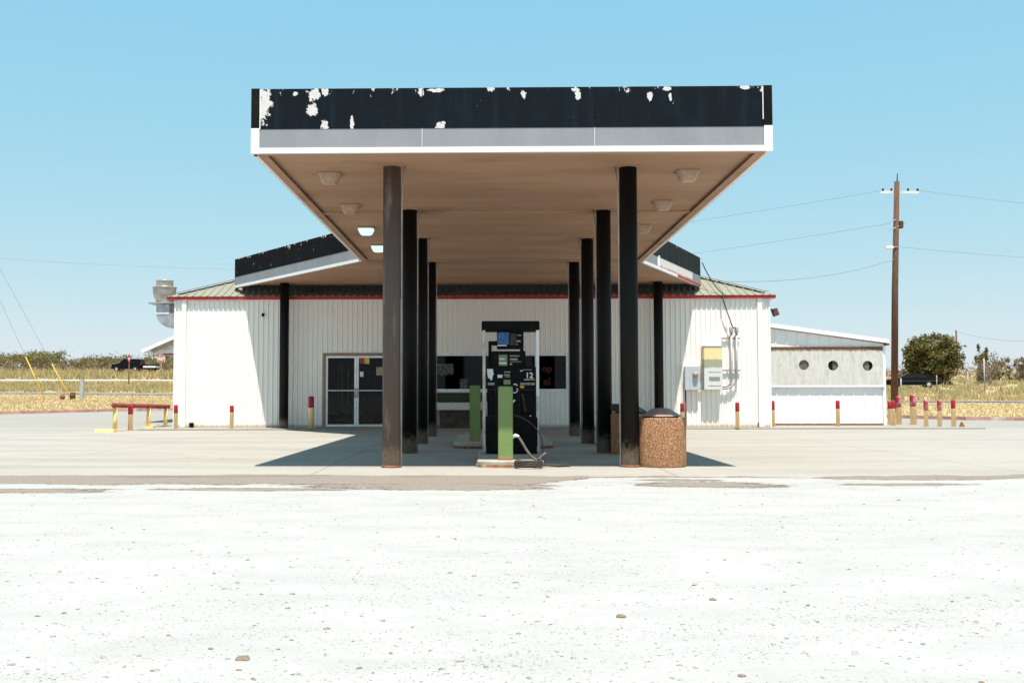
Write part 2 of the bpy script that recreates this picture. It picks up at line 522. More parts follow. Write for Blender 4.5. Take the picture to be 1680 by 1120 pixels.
M.update(soffit=m_soffit(), wall=m_wall(), roof=m_roof(), green=m_green(), aggregate=m_aggregate(), gravel=m_gravel(),
         edge=m_gravel_edge(), lot=m_lot(), ground=m_ground(), glass=m_glass(), grey_panel=m_grey_panel(),
         cabinet=m_cabinet(), faded_red=m_faded_red(), lamp=m_lamp(), screen=m_screen(),
         column=m_column('black_column_paint', (.006, .0052, .0048), (.022, .018, .015), .0),
         column_worn=m_column('worn_column_paint', (.11, .085, .07), (.26, .21, .18), .1),
         leaf_tree=m_leaf('leaf_olive_green', (.105, .108, .03), (.19, .17, .055), (.29, .23, .09), .5),
         leaf_scrub=m_leaf('leaf_scrub', (.22, .16, .085), (.31, .235, .15), (.42, .32, .21), .35),
         leaf_scrub_green=m_leaf('leaf_scrub_green', (.15, .14, .04), (.22, .19, .065), (.3, .24, .1), .35),
         leaf_dry=m_leaf('leaf_dry_brown', (.27, .2, .11), (.2, .17, .07), (.38, .28, .18), .4),
         grass=m_leaf('dry_grass_blades', (.58, .44, .22), (.42, .37, .15), (.66, .53, .33), .12, .4),
         grass_short=m_leaf('mown_dry_grass', (.72, .56, .32), (.64, .48, .25), (.78, .64, .4), .25, .4))
for i in range(4):
    M['bollard%d' % i] = m_bollard('painted_bollard_%s' % 'abcd'[i], (.36, .30, .33, .40)[i], (0, .02, .12, .2)[i], i * 2.3)

# ------------------------------------------------------------------ mesh helper
class MB:
    def __init__(self):
        self.v, self.f, self.mi, self.sm = [], [], [], []
    def add(self, vs, fs, mi=0, smooth=False):
        o = len(self.v)
        self.v += [tuple(p) for p in vs]
        for f in fs:
            self.f.append(tuple(i + o for i in f))
            self.mi.append(mi)
            self.sm.append(smooth)
        return self
    def box(self, x0, x1, y0, y1, z0, z1, mi=0):
        v = [(x, y, z) for z in (z0, z1) for y in (y0, y1) for x in (x0, x1)]
        return self.add(v, [(0, 2, 3, 1), (4, 5, 7, 6), (0, 1, 5, 4), (2, 6, 7, 3), (0, 4, 6, 2), (1, 3, 7, 5)], mi)
    def cbox(self, x0, x1, y0, y1, z0, z1, b=.01, mi=0):
        """box with all edges chamfered by b"""
        bm = bmesh.new()
        bmesh.ops.create_cube(bm, size=1)
        for v in bm.verts:
            v.co = Vector(((x0 + x1) / 2 + v.co.x * (x1 - x0), (y0 + y1) / 2 + v.co.y * (y1 - y0), (z0 + z1) / 2 + v.co.z * (z1 - z0)))
        bmesh.ops.bevel(bm, geom=bm.edges[:], offset=b, segments=2, affect='EDGES')
        return self.bm(bm, mi)
    def bm(self, bm, mi=0, smooth=False):
        bm.verts.index_update()
        self.add([v.co.copy() for v in bm.verts], [[v.index for v in f.verts] for f in bm.faces], mi, smooth)
        bm.free()
        return self
    def quad(self, a, b, c, d, mi=0):
        return self.add([a, b, c, d], [(0, 1, 2, 3)], mi)
    def bar(self, a, b, w, h, up=(0, 0, 1), mi=0):
        a, b = Vector(a), Vector(b)
        d = (b - a).normalized()
        s = d.cross(Vector(up)).normalized() * (w / 2)
        u = s.cross(d).normalized() * (h / 2)
        vs = [p + sx * s + sz * u for p in (a, b) for sx, sz in ((-1, -1), (1, -1), (1, 1), (-1, 1))]
        return self.add(vs, [(0, 1, 2, 3), (7, 6, 5, 4), (0, 4, 5, 1), (1, 5, 6, 2), (2, 6, 7, 3), (3, 7, 4, 0)], mi)
    def tube(self, pts, r, n=8, mi=0, caps=True):
        pts = [Vector(p) for p in pts]
        rs = r if isinstance(r, (list, tuple)) else [r] * len(pts)
        vs, fs = [], []
        ref = None
        for i, p in enumerate(pts):
            d = (pts[min(i + 1, len(pts) - 1)] - pts[max(i - 1, 0)])
            d = d.normalized() if d.length > 1e-9 else Vector((0, 0, 1))
            if ref is None:
                ref = d.orthogonal().normalized()
            ref = ref - d * ref.dot(d)
            ref = ref.normalized() if ref.length > 1e-6 else d.orthogonal().normalized()
            b = d.cross(ref)
            for k in range(n):
                a = 2 * math.pi * k / n
                vs.append(p + rs[i] * (math.cos(a) * ref + math.sin(a) * b))
        for i in range(len(pts) - 1):
            for k in range(n):
                k2 = (k + 1) % n
                fs.append((i * n + k, i * n + k2, (i + 1) * n + k2, (i + 1) * n + k))
        self.add(vs, fs, mi, True)
        if caps:
            o = len(self.v) - len(vs)
            self.f += [tuple(o + k for k in reversed(range(n))), tuple(o + (len(pts) - 1) * n + k for k in range(n))]
            self.mi += [mi, mi]
            self.sm += [False, False]
        return self
    def lathe(self, prof, c=(0, 0, 0), n=24, mi=0, smooth=True, jit=0):
        c = Vector(c)
        vs, fs = [], []
        for (r, z) in prof:
            for k in range(n):
                a = 2 * math.pi * (k + .5) / n
                vs.append(c + Vector((r * math.cos(a), r * math.sin(a), z)))
        for i in range(len(prof) - 1):
            for k in range(n):
                k2 = (k + 1) % n
                fs.append((i * n + k, i * n + k2, (i + 1) * n + k2, (i + 1) * n + k))
        self.add(vs, fs, mi, smooth)
        o = len(self.v) - len(vs)
        for i, rev in ((0, True), (len(prof) - 1, False)):
            if prof[i][0] > 1e-4:
                ks = list(range(n))
                if rev:
                    ks.reverse()
                self.f.append(tuple(o + i * n + k for k in ks))
                self.mi.append(mi)
                self.sm.append(False)
        return self
    def prism(self, poly, y0, y1, mi=0):
        """poly of (x, z) pushed along y"""
        n = len(poly)
        vs = [(x, y0, z) for x, z in poly] + [(x, y1, z) for x, z in poly]
        fs = [tuple(range(n)), tuple(reversed(range(n, 2 * n)))]
        fs += [(i, n + i, n + (i + 1) % n, (i + 1) % n) for i in range(n)]
        return self.add(vs, fs, mi)
    def prismz(self, poly, z0, z1, mi=0):
        n = len(poly)
        vs = [(x, y, z0) for x, y in poly] + [(x, y, z1) for x, y in poly]
        fs = [tuple(reversed(range(n))), tuple(range(n, 2 * n))]
        fs += [(i, (i + 1) % n, n + (i + 1) % n, n + i) for i in range(n)]
        return self.add(vs, fs, mi)
    def move(self, mat):
        self.v = [tuple(mat @ Vector(p)) for p in self.v]
        return self
    def build(self, name, mats, parent=None, world=True, fix=True):
        me = bpy.data.meshes.new(name)
        off = Vector((0, 0, 0))
        if parent is not None and world:
            p = parent
            while p is not None:
                off += p.location
                p = p.parent
        me.from_pydata([tuple(Vector(p) - off) for p in self.v], [], self.f)
        mats = mats if isinstance(mats, (list, tuple)) else [mats]
        for m in mats:
            me.materials.append(M[m] if isinstance(m, str) else m)
        me.polygons.foreach_set('material_index', self.mi)
        me.polygons.foreach_set('use_smooth', self.sm)
        if fix:
            b = bmesh.new()
            b.from_mesh(me)
            bmesh.ops.recalc_face_normals(b, faces=b.faces[:])
            b.to_mesh(me)
            b.free()
        me.update()
        o = bpy.data.objects.new(name, me)
        COL.objects.link(o)
        if parent is not None:
            o.parent = parent
        return o

def tag(o, label=None, cat=None, group=None, kind=None):
    if label:
        o['label'] = label
    if cat:
        o['category'] = cat
    if group:
        o['group'] = group
    if kind:
        o['kind'] = kind
    return o

def thing(name, loc, label, cat, group=None):
    o = bpy.data.objects.new(name, None)
    o.empty_display_size = .2
    COL.objects.link(o)
    o.location = loc
    return tag(o, label, cat, group)

def copy_tree(o, parent=None):
    c = o.copy()
    COL.objects.link(c)
    c.parent = parent
    for ch in list(o.children):
        copy_tree(ch, c)
    return c

def text_mesh(name, body, size, loc, mat, parent=None, depth=.002, bold=0.0, align='CENTER', lw=.9):
    cu = bpy.data.curves.new(name, 'FONT')
    cu.body = body
    cu.size = size
    cu.extrude = depth
    cu.offset = bold
    cu.align_x = align
    cu.align_y = 'CENTER'
    cu.space_line = lw
    tmp = bpy.data.objects.new(name + '_tmp', cu)
    COL.objects.link(tmp)
    dg = bpy.context.evaluated_depsgraph_get()
    me = bpy.data.meshes.new_from_object(tmp.evaluated_get(dg))
    bpy.data.objects.remove(tmp)
    bpy.data.curves.remove(cu)
    off = Vector((0, 0, 0))
    p = parent
    while p is not None:
        off += p.location
        p = p.parent
    me.transform(Matrix.Translation(Vector(loc) - off) @ Matrix.Rotation(R(90), 4, 'X'))
    me.materials.clear()
    me.materials.append(M[mat])
    o = bpy.data.objects.new(name, me)
    COL.objects.link(o)
    if parent is not None:
        o.parent = parent
    return o

# ------------------------------------------------------------------ terrain and paving
ZY = [(-400, 0), (38, 0), (48, .12), (53, .25), (65, .5), (75, .68), (90, 1.2), (101, 1.5), (110, 1.95), (130, 2.8), (150, 3.85), (165, 4.5),
      (185, 5.0), (300, 5.8), (4000, 9)]
def gz(y):
    for (a, za), (b, zb) in zip(ZY, ZY[1:]):
        if y <= b:
            return za + (zb - za) * (y - a) / (b - a)
    return ZY[-1][1]

def grid_sheet(name, xs, rows, mat, dz, kind='structure'):
    """rows: list of y values per x column (same length); height follows the terrain"""
    mb = MB()
    n = len(rows[0])
    vs = [(x, y, gz(y) + dz) for x, ys in zip(xs, rows) for y in ys]
    fs = [(i * n + j, (i + 1) * n + j, (i + 1) * n + j + 1, i * n + j + 1) for i in range(len(xs) - 1) for j in range(n - 1)]
    mb.add(vs, fs)
    o = mb.build(name, mat)
    o['kind'] = kind
    return o

gx = [-3000, -800, -300, -150, -80, -40, 0, 40, 80, 150, 300, 800, 3000]
gy = [a for a, b in ZY]
grid_sheet('ground', gx, [gy] * len(gx), 'ground', -.02)

KERB = [(-90, 40), (-45, 43), (-30, 46), (-24, 47.8), (-19.5, 51), (-14, 53.5), (-6, 54), (4, 52), (12, 47.5), (16.5, 43), (18.5, 40.6), (21, 39.8),
        (30, 39), (45, 38.6), (100, 36)]
def kerb_y(x):
    for (a, ya), (b, yb) in zip(KERB, KERB[1:]):
        if x <= b:
            return ya + (yb - ya) * (x - a) / (b - a)
    return KERB[-1][1]
lx = sorted(set([k[0] for k in KERB] + list(range(-90, 101, 5))))
lrows = []
for x in lx:
    ky = kerb_y(x)
    base = [12.9, 20, 30, min(38, ky - .6)]
    last = [min(38, ky - .6) + (ky - min(38, ky - .6)) * k / 6 for k in range(1, 7)]
    lrows.append(base + last)
grid_sheet('pavement', lx, lrows, 'lot', .006)
# ragged edge of the gravel: gravel reaches to a wandering line in front of the concrete
def edge_y(x, k, amp):
    return amp * (math.sin(x * .9 + k) * .5 + math.sin(x * 2.3 + k * 2) * .3 + math.sin(x * 5.1 + k * 3) * .2 + math.sin(x * 11.7 + k) * .12 + math.sin(x * 23.1 + k * 5) * .06)
ex = [-60, -30] + [i * .12 - 16 for i in range(268)] + [30, 60]
grid_sheet('gravel_lot', [-400] + ex + [400], [[-400, -60, 0, 8, 11.0, 12.1 + (1.25 if x < 1 else 1.35 if x < 3 else 1.5) + .016 * max(0, x - 4) ** 1.6 + edge_y(x, 1.1, .32)] for x in [-60] + ex + [60]], 'gravel', .018)
grid_sheet('worn_strip', ex, [[12.0, 12.9, (13.35 if x < 1 else 13.0) + (.35 if -9 < x < .8 else 0) + (.018 * max(0, x - 4) ** 1.6) + edge_y(x, 4.2, .16)] for x in ex], 'edge', .012)
def ribbon(name, path, w, mat, dz):
    mb = MB()
    P = []
    for (x0, y0), (x1, y1) in zip(path, path[1:]):
        n = max(2, int(math.hypot(x1 - x0, y1 - y0) / 2))
        P += [(x0 + (x1 - x0) * k / n, y0 + (y1 - y0) * k / n) for k in range(n)]
    P.append(path[-1])
    vs = []
    for i, (x, y) in enumerate(P):
        a, b = P[max(i - 1, 0)], P[min(i + 1, len(P) - 1)]
        d = Vector((b[0] - a[0], b[1] - a[1])).normalized()
        for s in (-.5, -.25, 0, .25, .5):
            px, py = x - d.y * w * s, y + d.x * w * s
            vs.append((px, py, gz(py) + dz))
    fs = [(i * 5 + j, i * 5 + j + 1, i * 5 + 6 + j, i * 5 + 5 + j) for i in range(len(P) - 1) for j in range(4)]
    o = mb.add(vs, fs).build(name, mat)
    o['kind'] = 'structure'
    return o
ribbon('road', [(-120, 106), (-70, 95), (-38, 88.5), (0, 79), (27, 68.5), (40, 64.5), (110, 50)], 3.6, 'road', .03)
ribbon('road', [(-200, 139), (-100, 131.5), (-30, 128), (30, 126)], 4.6, 'road_pale', .05)
mk = MB()
kp = []
for (x0, y0), (x1, y1) in zip(KERB, KERB[1:]):
    n = max(1, int(math.hypot(x1 - x0, y1 - y0) / 1.5))
    kp += [(x0 + (x1 - x0) * k / n, y0 + (y1 - y0) * k / n) for k in range(n)]
for (a, b) in zip(kp, kp[1:]):
    mk.bar((a[0], a[1], gz(a[1]) + .04), (b[0], b[1], gz(b[1]) + .04), .18, .2)
mk.build('kerb', 'kerb_paint')['kind'] = 'structure'
# store slab: a low step in front of the walls
sl = MB().prismz([(-10.6, 30.45), (0, 31.0), (8.6, 31.25), (14.9, 31.35), (14.9, 46), (-10.6, 46)], -.05, .045)
sl.build('walkway', 'lot')['kind'] = 'structure'

# ------------------------------------------------------------------ fuel canopy
CX0, CX1, CY0 = -3.36, 3.87, 14.1
ZL, ZT, ZB, ZS = 4.45, 5.36, 4.79, 4.51
JL, JR = 25.8, 26.3
RL, RR, RY = (-8.19, 32.25), (6.55, 32.25), 32.25
can = thing('fuel_canopy', (.25, 20, 0), 'fuel canopy with peeling black fascia, tan underside and ten black columns', 'canopy')

def local_blobs(bl):
    return [(x - .25, z, rx, rz) for x, z, rx, rz in bl]
front_blobs = local_blobs([(-3.2, 5.12, .11, .24), (-2.5, 5.27, .09, .085), (-2.53, 5.06, .08, .085), (-2.76, 5.29, .03, .03), (-2.34, 4.83, .05, .08), (-1.96, 4.87, .025, .09),
                           (-.72, 4.82, .075, .06), (-.99, 5.31, .035, .06), (-.78, 5.33, .11, .03), (.44, 5.26, .035, .06), (1.2, 5.26, .04, .07), (1.17, 5.32, .07, .025),
                           (2.2, 5.22, .04, .07), (2.44, 5.33, .06, .03), (3.5, 5.34, .09, .03), (3.83, 5.17, .05, .19), (2.48, 5.2, .02, .06)])
M['fascia_front'] = m_fascia('peeling_black_front', front_blobs, 5.36, thr=.655)
M['fascia_side'] = m_fascia('peeling_black_side', [], 5.36, thr=.62, base=(.0065, .006, .007))
M['fascia_right'] = m_fascia('peeling_grey_black_side', [], 5.36, thr=.66, base=(.02, .022, .024))

def strip(name, a, b, z0, z1, th, mat, seams=True, proud=0.0):
    """upright sheet from a to b (x, y), th thick, its outer face on the line, moved out by proud"""
    a, b = Vector((a[0], a[1], 0)), Vector((b[0], b[1], 0))
    d = (b - a).normalized()
    nrm = Vector((d.y, -d.x, 0))
    o = nrm * proud
    i = -nrm * th
    vs = [a + o + Vector((0, 0, z0)), b + o + Vector((0, 0, z0)), b + o + Vector((0, 0, z1)), a + o + Vector((0, 0, z1)),
          a + i + Vector((0, 0, z0)), b + i + Vector((0, 0, z0)), b + i + Vector((0, 0, z1)), a + i + Vector((0, 0, z1))]
    mb = MB().add(vs, [(0, 1, 2, 3), (5, 4, 7, 6), (4, 5, 1, 0), (3, 2, 6, 7), (4, 0, 3, 7), (1, 5, 6, 2)])
    return mb.build(name, mat, can)

def run(a, b, dark, grey=True, tr_=0.0):
    strip('dark_panel', a, b, ZB, ZT, .04, dark)
    if grey:
        strip('grey_panel', a, b, ZL + .075, ZB, .04, 'grey_band', proud=-.004)
    strip('lip_trim', a, b, ZL, ZL + .075, .05, 'trim_white', proud=.006)
    # underside flange of the lip
    av, bv = Vector((a[0], a[1], 0)), Vector((b[0], b[1], 0))
    d = (bv - av).normalized()
    inn = Vector((-d.y, d.x, 0))
    p = av + d * tr_ + inn * .05
    q = bv + inn * .05
    mb = MB()
    vs = []
    for z in (ZL + .004, ZL + .016):
        vs += [p + Vector((0, 0, z)), q + Vector((0, 0, z)), q + inn * .13 + Vector((0, 0, z)), p + inn * .13 + Vector((0, 0, z))]
    mb.add(vs, [(0, 3, 2, 1), (4, 5, 6, 7), (0, 1, 5, 4), (1, 2, 6, 5), (2, 3, 7, 6), (3, 0, 4, 7)])
    mb.build('lip_flange', 'soffit', can)
run((CX0, CY0), (CX1, CY0), 'fascia_front')
run((CX1, CY0 + .05), (CX1, JR), 'fascia_right', tr_=.135)
run((CX0, JL), (CX0, CY0 + .185), 'fascia_side')
strip('dark_panel', (CX0, CY0 + .185), (CX0, CY0 + .05), ZL, ZT, .04, 'fascia_side')
run((RL[0], RL[1]), (CX0, JL), 'fascia_side')
# right wing: bleached red stretch between two grey ends
wr0, wr1 = Vector((CX1, JR)), Vector((RR[0], RR[1]))
run(tuple(wr0), tuple(wr1), 'fascia_right', grey=False)
w1, w2 = wr0.lerp(wr1, .22), wr0.lerp(wr1, .84)
strip('grey_panel', tuple(wr0), tuple(w1), ZL + .075, ZB, .04, 'grey_band', proud=-.004)
strip('bleached_panel', tuple(w1), tuple(w2), ZL + .075, ZB, .04, 'faded_red', proud=-.004)
strip('grey_panel', tuple(w2), tuple(wr1), ZL + .075, ZB, .04, 'grey_band', proud=-.004)
strip('red_lip', tuple(wr0.lerp(wr1, .55)), tuple(wr1), ZL + .002, ZL + .07, .02, 'red_trim', proud=.012)
strip('panel_seam', tuple(wr0.lerp(wr1, .235)), tuple(wr0.lerp(wr1, .255)), ZL + .07, ZB + .04, .03, 'trim_white', proud=.008)
strip('dark_panel', RR, (RR[0] - .02, RR[1] + .42), ZL, ZT, .04, 'fascia_right')
strip('dark_panel', (RL[0] + .02, RL[1] + .42), RL, ZL, ZT, .04, 'fascia_side')
# front corner posts, black above and white below
for x0, x1 in ((CX0 - .012, CX0 + .105), (CX1 - .105, CX1 + .012)):
    MB().box(x0, x1, CY0 - .014, CY0 + .045, ZB + .01, ZT + .003).build('corner_trim', 'black', can)
    MB().box(x0, x1, CY0 - .014, CY0 + .045, ZL - .006, ZB + .01).build('corner_trim', 'trim_white', can)
MB().box(CX0 + .105, CX0 + .118, CY0 - .008, CY0 + .01, ZB, ZT - .01).build('panel_seam', 'trim_white', can)
MB().box(CX1 - .12, CX1 - .108, CY0 - .008, CY0 + .01, ZB + .1, ZT - .01).build('panel_seam', 'trim_white', can)
for x in (-.98, 1.42):
    MB().box(x, x + .006, CY0 - .006, CY0 + .01, ZL + .08, ZB - .002).build('panel_seam', 'trim_white', can)
    MB().box(x, x + .008, CY0 - .003, CY0 + .01, ZB, ZT - .005).build('panel_seam', 'fascia_side', can)
# cap along the top edge and roof deck
deck = [(CX0, CY0), (CX1, CY0), (CX1, JR), RR, RL, (CX0, JL)]
inset = [(CX0 + .05, CY0 + .05), (CX1 - .05, CY0 + .05), (CX1 - .05, JR + .04), (RR[0] - .16, RR[1] - .1), (RR[0] - .1, RR[1] + .4), (RL[0] + .1, RL[1] + .4), (RL[0] + .24, RL[1] - .1), (CX0 + .05, JL + .04)]
MB().prismz(inset, ZT - .12, ZT - .08).build('roof_deck', 'galv', can)
# soffit: tan boards with shallow seams
so = MB().prismz([(CX0 + .06, CY0 + .06), (CX1 - .06, CY0 + .06), (CX1 - .06, JR + .08), (RR[0] - .14, RY - .02), (RL[0] + .14, RY - .02), (CX0 + .06, JL + .08)], ZS, ZS + .04)
so.build('soffit', 'soffit', can)
for y, x0, x1, h, w in ((19.05, CX0 + .18, CX1 - .18, .035, .32), (26.15, CX0 + .1, CX1 - .1, .03, .22)):
    b = MB()
    b.prismz([(x0, y - .03), (x1, y - .03), (x1, y + w * .5), ((x0 + x1) / 2, y + w), (x0, y + w * .5)], ZS - h, ZS + .002)
    b.build('soffit_batten', 'soffit', can)
MB().box(RL[0] + .5, RR[0] - .4, RY - .05, RY - .01, ZS - .05, ZS + .3).build('back_trim', 'soffit', can)
cw = MB()  # dark ribbed sheet added to darken the roof strip under the canopy's back
cn = 150
for k in range(cn):
    xa, xb = RL[0] + .3 + (RR[0] - RL[0] - .5) * k / cn, RL[0] + .3 + (RR[0] - RL[0] - .5) * (k + 1) / cn
    ya, yb = RY - .2 + (.03 if k % 2 else 0), RY - .2 + (0 if k % 2 else .03)
    cw.add([(xa, ya, 4.2), (xb, yb, 4.2), (xb, yb, 4.5), (xa, ya, 4.5)], [(0, 1, 2, 3)])
    cw.add([(xa, ya - .035, 4.375), (xb, yb - .035, 4.375), (xb, yb - .02, 4.385), (xa, ya - .02, 4.385)], [(0, 1, 2, 3)])
cw.build('dark_roof_strip', 'navy_metal', can, fix=False)
# columns
def column(x, y, r, mat, side, conduit=True, worn=False):
    c = MB()
    c.lathe([(r, 0), (r, ZS)], (x, y, 0), 28)
    ob = c.build('column', mat, can)
    if worn:
        ob['label'] = 'worn column with scuffed brown paint'
    pl = MB().lathe([(r + .012, 0), (r + .02, .02), (r + .006, .035), (r + .001, .04)], (x, y, 0), 20)
    pl.build('base_collar', 'rust', ob)
    MB().prismz([(x - r - .05, y - r - .05), (x + r + .05, y - r - .05), (x + r + .05, y + r + .05), (x - r - .05, y + r + .05)], ZS - .012, ZS - .003).build('top_plate', 'soffit', ob)
    if conduit:
        cx = x + side * (r + .018)
        pts = [(cx, y - .03, .02), (cx, y - .03, 3.9), (cx + side * .01, y - .03, 4.25), (cx + side * .04, y - .03, ZS)]
        MB().tube(pts, .012, 6).build('conduit', 'conduit', ob)
LX, RX = -1.51, 2.05
for k, y in enumerate((15.26, 18.9, 22.42, 26.35)):
    column(LX - .028 * k, y, .133, 'column_worn' if k == 0 else 'column', 1, worn=(k == 0))
    column(RX + .022 * k, y + .12, .133, 'column', -1)
column(-6.4, 31.3, .14, 'column', 1, False)
column(5.06, 31.3, .14, 'column', -1, False)

# canopy lamps
def lamp(x, y, lit, label):
    t = thing('canopy_lamp', (x, y, ZS), label, 'light', 'lamps under the canopy')
    a = MB()
    def ring(s, z):
        c = s * .28
        return [(x - s, y - s + c, z), (x - s + c, y - s, z), (x + s - c, y - s, z), (x + s, y - s + c, z), (x + s, y + s - c, z), (x + s - c, y + s, z), (x - s + c, y + s, z), (x - s, y + s - c, z)]
    def loft(mb, rings):
        n = 8
        vs = [p for r_ in rings for p in r_]
        fs = [(i * n + k, i * n + (k + 1) % n, (i + 1) * n + (k + 1) % n, (i + 1) * n + k) for i in range(len(rings) - 1) for k in range(n)]
        fs += [tuple(range(n)), tuple((len(rings) - 1) * n + k for k in reversed(range(n)))]
        mb.add(vs, fs)
    loft(a, [ring(.175, ZS + .002), ring(.185, ZS - .012), ring(.178, ZS - .035)])
    a.build('housing', 'soffit_light', t)
    l = MB()
    loft(l, [ring(.158, ZS - .034), ring(.142, ZS - .08), ring(.118, ZS - .135), ring(.085, ZS - .155)])
    l.build('lens', 'lamp' if lit else 'plastic_lens', t)
for x, y, lit, lab in ((-2.53, 15.75, False, 'unlit boxy lamp at the front left corner of the canopy underside'),
                       (-2.58, 18.42, False, 'unlit lamp over the left soffit batten, second from the front'),
                       (-2.6, 20.9, True, 'brighter of the two glowing lamps, the one nearer the camera'),
                       (-2.63, 23.42, True, 'glowing lamp farther back, partly behind the worn front column'),
                       (3.01, 15.7, False, 'unlit boxy lamp at the front right corner of the canopy underside'),
                       (3.04, 18.2, False, 'unlit lamp over the right soffit batten'),
                       (3.07, 20.8, False, 'unlit lamp partly hidden by the front right column')):
    lamp(x, y, lit, lab)

# ------------------------------------------------------------------ store building
WY, WX0, WX1, WH = 31.8, -9.94, 8.57, 4.1
st = thing('store_building', (-.7, 38, 0), 'white corrugated metal store with red eave trim behind the canopy', 'building')

def corr(mb, o, u, length, z0, ztop, period, openings=(), prof=((0, 0), (.64, 0), (.75, 1), (.9, 1)), depth=.022):
    """corrugated sheet from o along unit vector u (2-d), ribs standing out to the right-hand side of u"""
    o, u = Vector(o), Vector(u)
    nrm = Vector((u.y, -u.x))
    pts = []
    k = 0
    while k * period < length:
        for a, d in prof:
            s = (k + a) * period
            if s < length:
                pts.append((s, d * depth))
        k += 1
    pts.append((length, 0))
    cuts = sorted({c for op in openings for c in op[:2]})
    for c in cuts:
        for i in range(len(pts) - 1):
            if pts[i][0] < c < pts[i + 1][0]:
                f = (c - pts[i][0]) / (pts[i + 1][0] - pts[i][0])
                pts.insert(i + 1, (c, pts[i][1] + f * (pts[i + 1][1] - pts[i][1])))
                break
    for (s0, d0), (s1, d1) in zip(pts, pts[1:]):
        m = (s0 + s1) / 2
        spans = [(z0, None)]
        for a, b, za, zb in openings:
            if a < m < b:
                spans = ([(z0, za)] if za > z0 else []) + [(zb, None)]
        p0, p1 = o + u * s0 + nrm * d0, o + u * s1 + nrm * d1
        for lo, hi in spans:
            h0, h1 = (ztop(s0), ztop(s1)) if hi is None else (hi, hi)
            mb.add([(p0.x, p0.y, lo), (p1.x, p1.y, lo), (p1.x, p1.y, h1), (p0.x, p0.y, h0)], [(0, 1, 2, 3)])

DX0, DX1, DZ0, DZ1 = -5.25, -3.22, .05, 2.33
VX0, VX1, VZ0, VZ1 = -2.05, 2.34, 1.17, 2.33
w = MB()
corr(w, (WX0, WY), (1, 0), WX1 - WX0, .05, lambda s: WH, .155, ((DX0 - WX0, DX1 - WX0, 0, DZ1), (VX0 - WX0, VX1 - WX0, VZ0, VZ1)))
w.build('wall', 'wall', st, fix=False)
w = MB()
corr(w, (WX0, 45.8), (0, -1), 45.8 - WY, .05, lambda s: WH, .155)
corr(w, (WX1, WY), (0, 1), 45.8 - WY, .05, lambda s: WH, .155)
corr(w, (WX1, 45.8), (-1, 0), WX1 - WX0, .05, lambda s: WH, .155)
w.build('wall', 'wall', st, fix=False)
# downspouts near the two front corners
for x in (-9.71, 8.19):
    MB().box(x, x + .14, WY - .07, WY - .023, .06, 4.03).build('downspout', 'white_clean', st)
for x0, x1 in ((WX0 - .02, WX0 + .03), (WX1 - .03, WX1 + .02)):
    MB().box(x0, x1, WY - .03, WY + .05, .05, 4.03).build('corner_trim', 'white_clean', st)
# eave trim and hip roof
EX0, EX1, EY0, EY1 = -10.17, 8.75, 31.70, 46.0
e = MB()
e.box(EX0, EX1, EY0 - .012, EY0 + .03, 4.03, 4.13)
e.box(EX0, EX0 + .04, EY0 + .03, EY1, 4.03, 4.13)
e.box(EX1 - .04, EX1, EY0 + .03, EY1, 4.03, 4.13)
e.box(EX0 + .04, EX1 - .04, EY0 + .03, EY1, 4.028, 4.04)
e.build('eave_trim', 'red_trim', st)
HR = (EY1 - EY0) / 2
PIT = .40
rz_ = 4.12
def roof_pt(x, y):
    r = min(x - EX0, EX1 - x, y - EY0, EY1 - y)
    return rz_ + PIT * max(0, r)
rf = MB()
A, B, C_, D_ = (EX0 - .02, EY0 - .03), (EX1 + .02, EY0 - .03), (EX1 + .02, EY1), (EX0 - .02, EY1)
r0, r1 = (EX0 + HR, EY0 + HR, rz_ + PIT * HR), (EX1 - HR, EY0 + HR, rz_ + PIT * HR)
v3 = lambda p: (p[0], p[1], rz_)
rf.add([v3(A), v3(B), v3(C_), v3(D_), r0, r1], [(0, 1, 5, 4), (1, 2, 5), (2, 3, 4, 5), (3, 0, 4)])
for x in np.arange(EX0 + .12, EX1 - .05, .23):
    d = min(x - EX0, EX1 - x, HR)
    rf.bar((x, EY0 - .03, rz_ + .012), (x, EY0 + d - .06, rz_ + PIT * (d - .06) + .012), .05, .03)
for y in np.arange(EY0 + .12, EY1 - .05, .23):
    d = min(y - EY0, EY1 - y)
    rf.bar((EX0 - .02, y, rz_ + .012), (EX0 + d - .06, y, rz_ + PIT * (d - .06) + .012), .05, .03)
    rf.bar((EX1 + .02, y, rz_ + .012), (EX1 - d + .06, y, rz_ + PIT * (d - .06) + .012), .05, .03)
rof = rf.build('roof', 'roof', st)
hc = MB()
for (cx, cy), rr in ((A, r0), (B, r1)):
    ca_ = Vector((cx, cy, rz_ + .05)).lerp(Vector((rr[0], rr[1], rr[2] + .05)), .035)
    hc = MB().bar(ca_, (rr[0], rr[1], rr[2] + .05), .34, .02)
    hc.build('hip_cap', 'roof', rof)

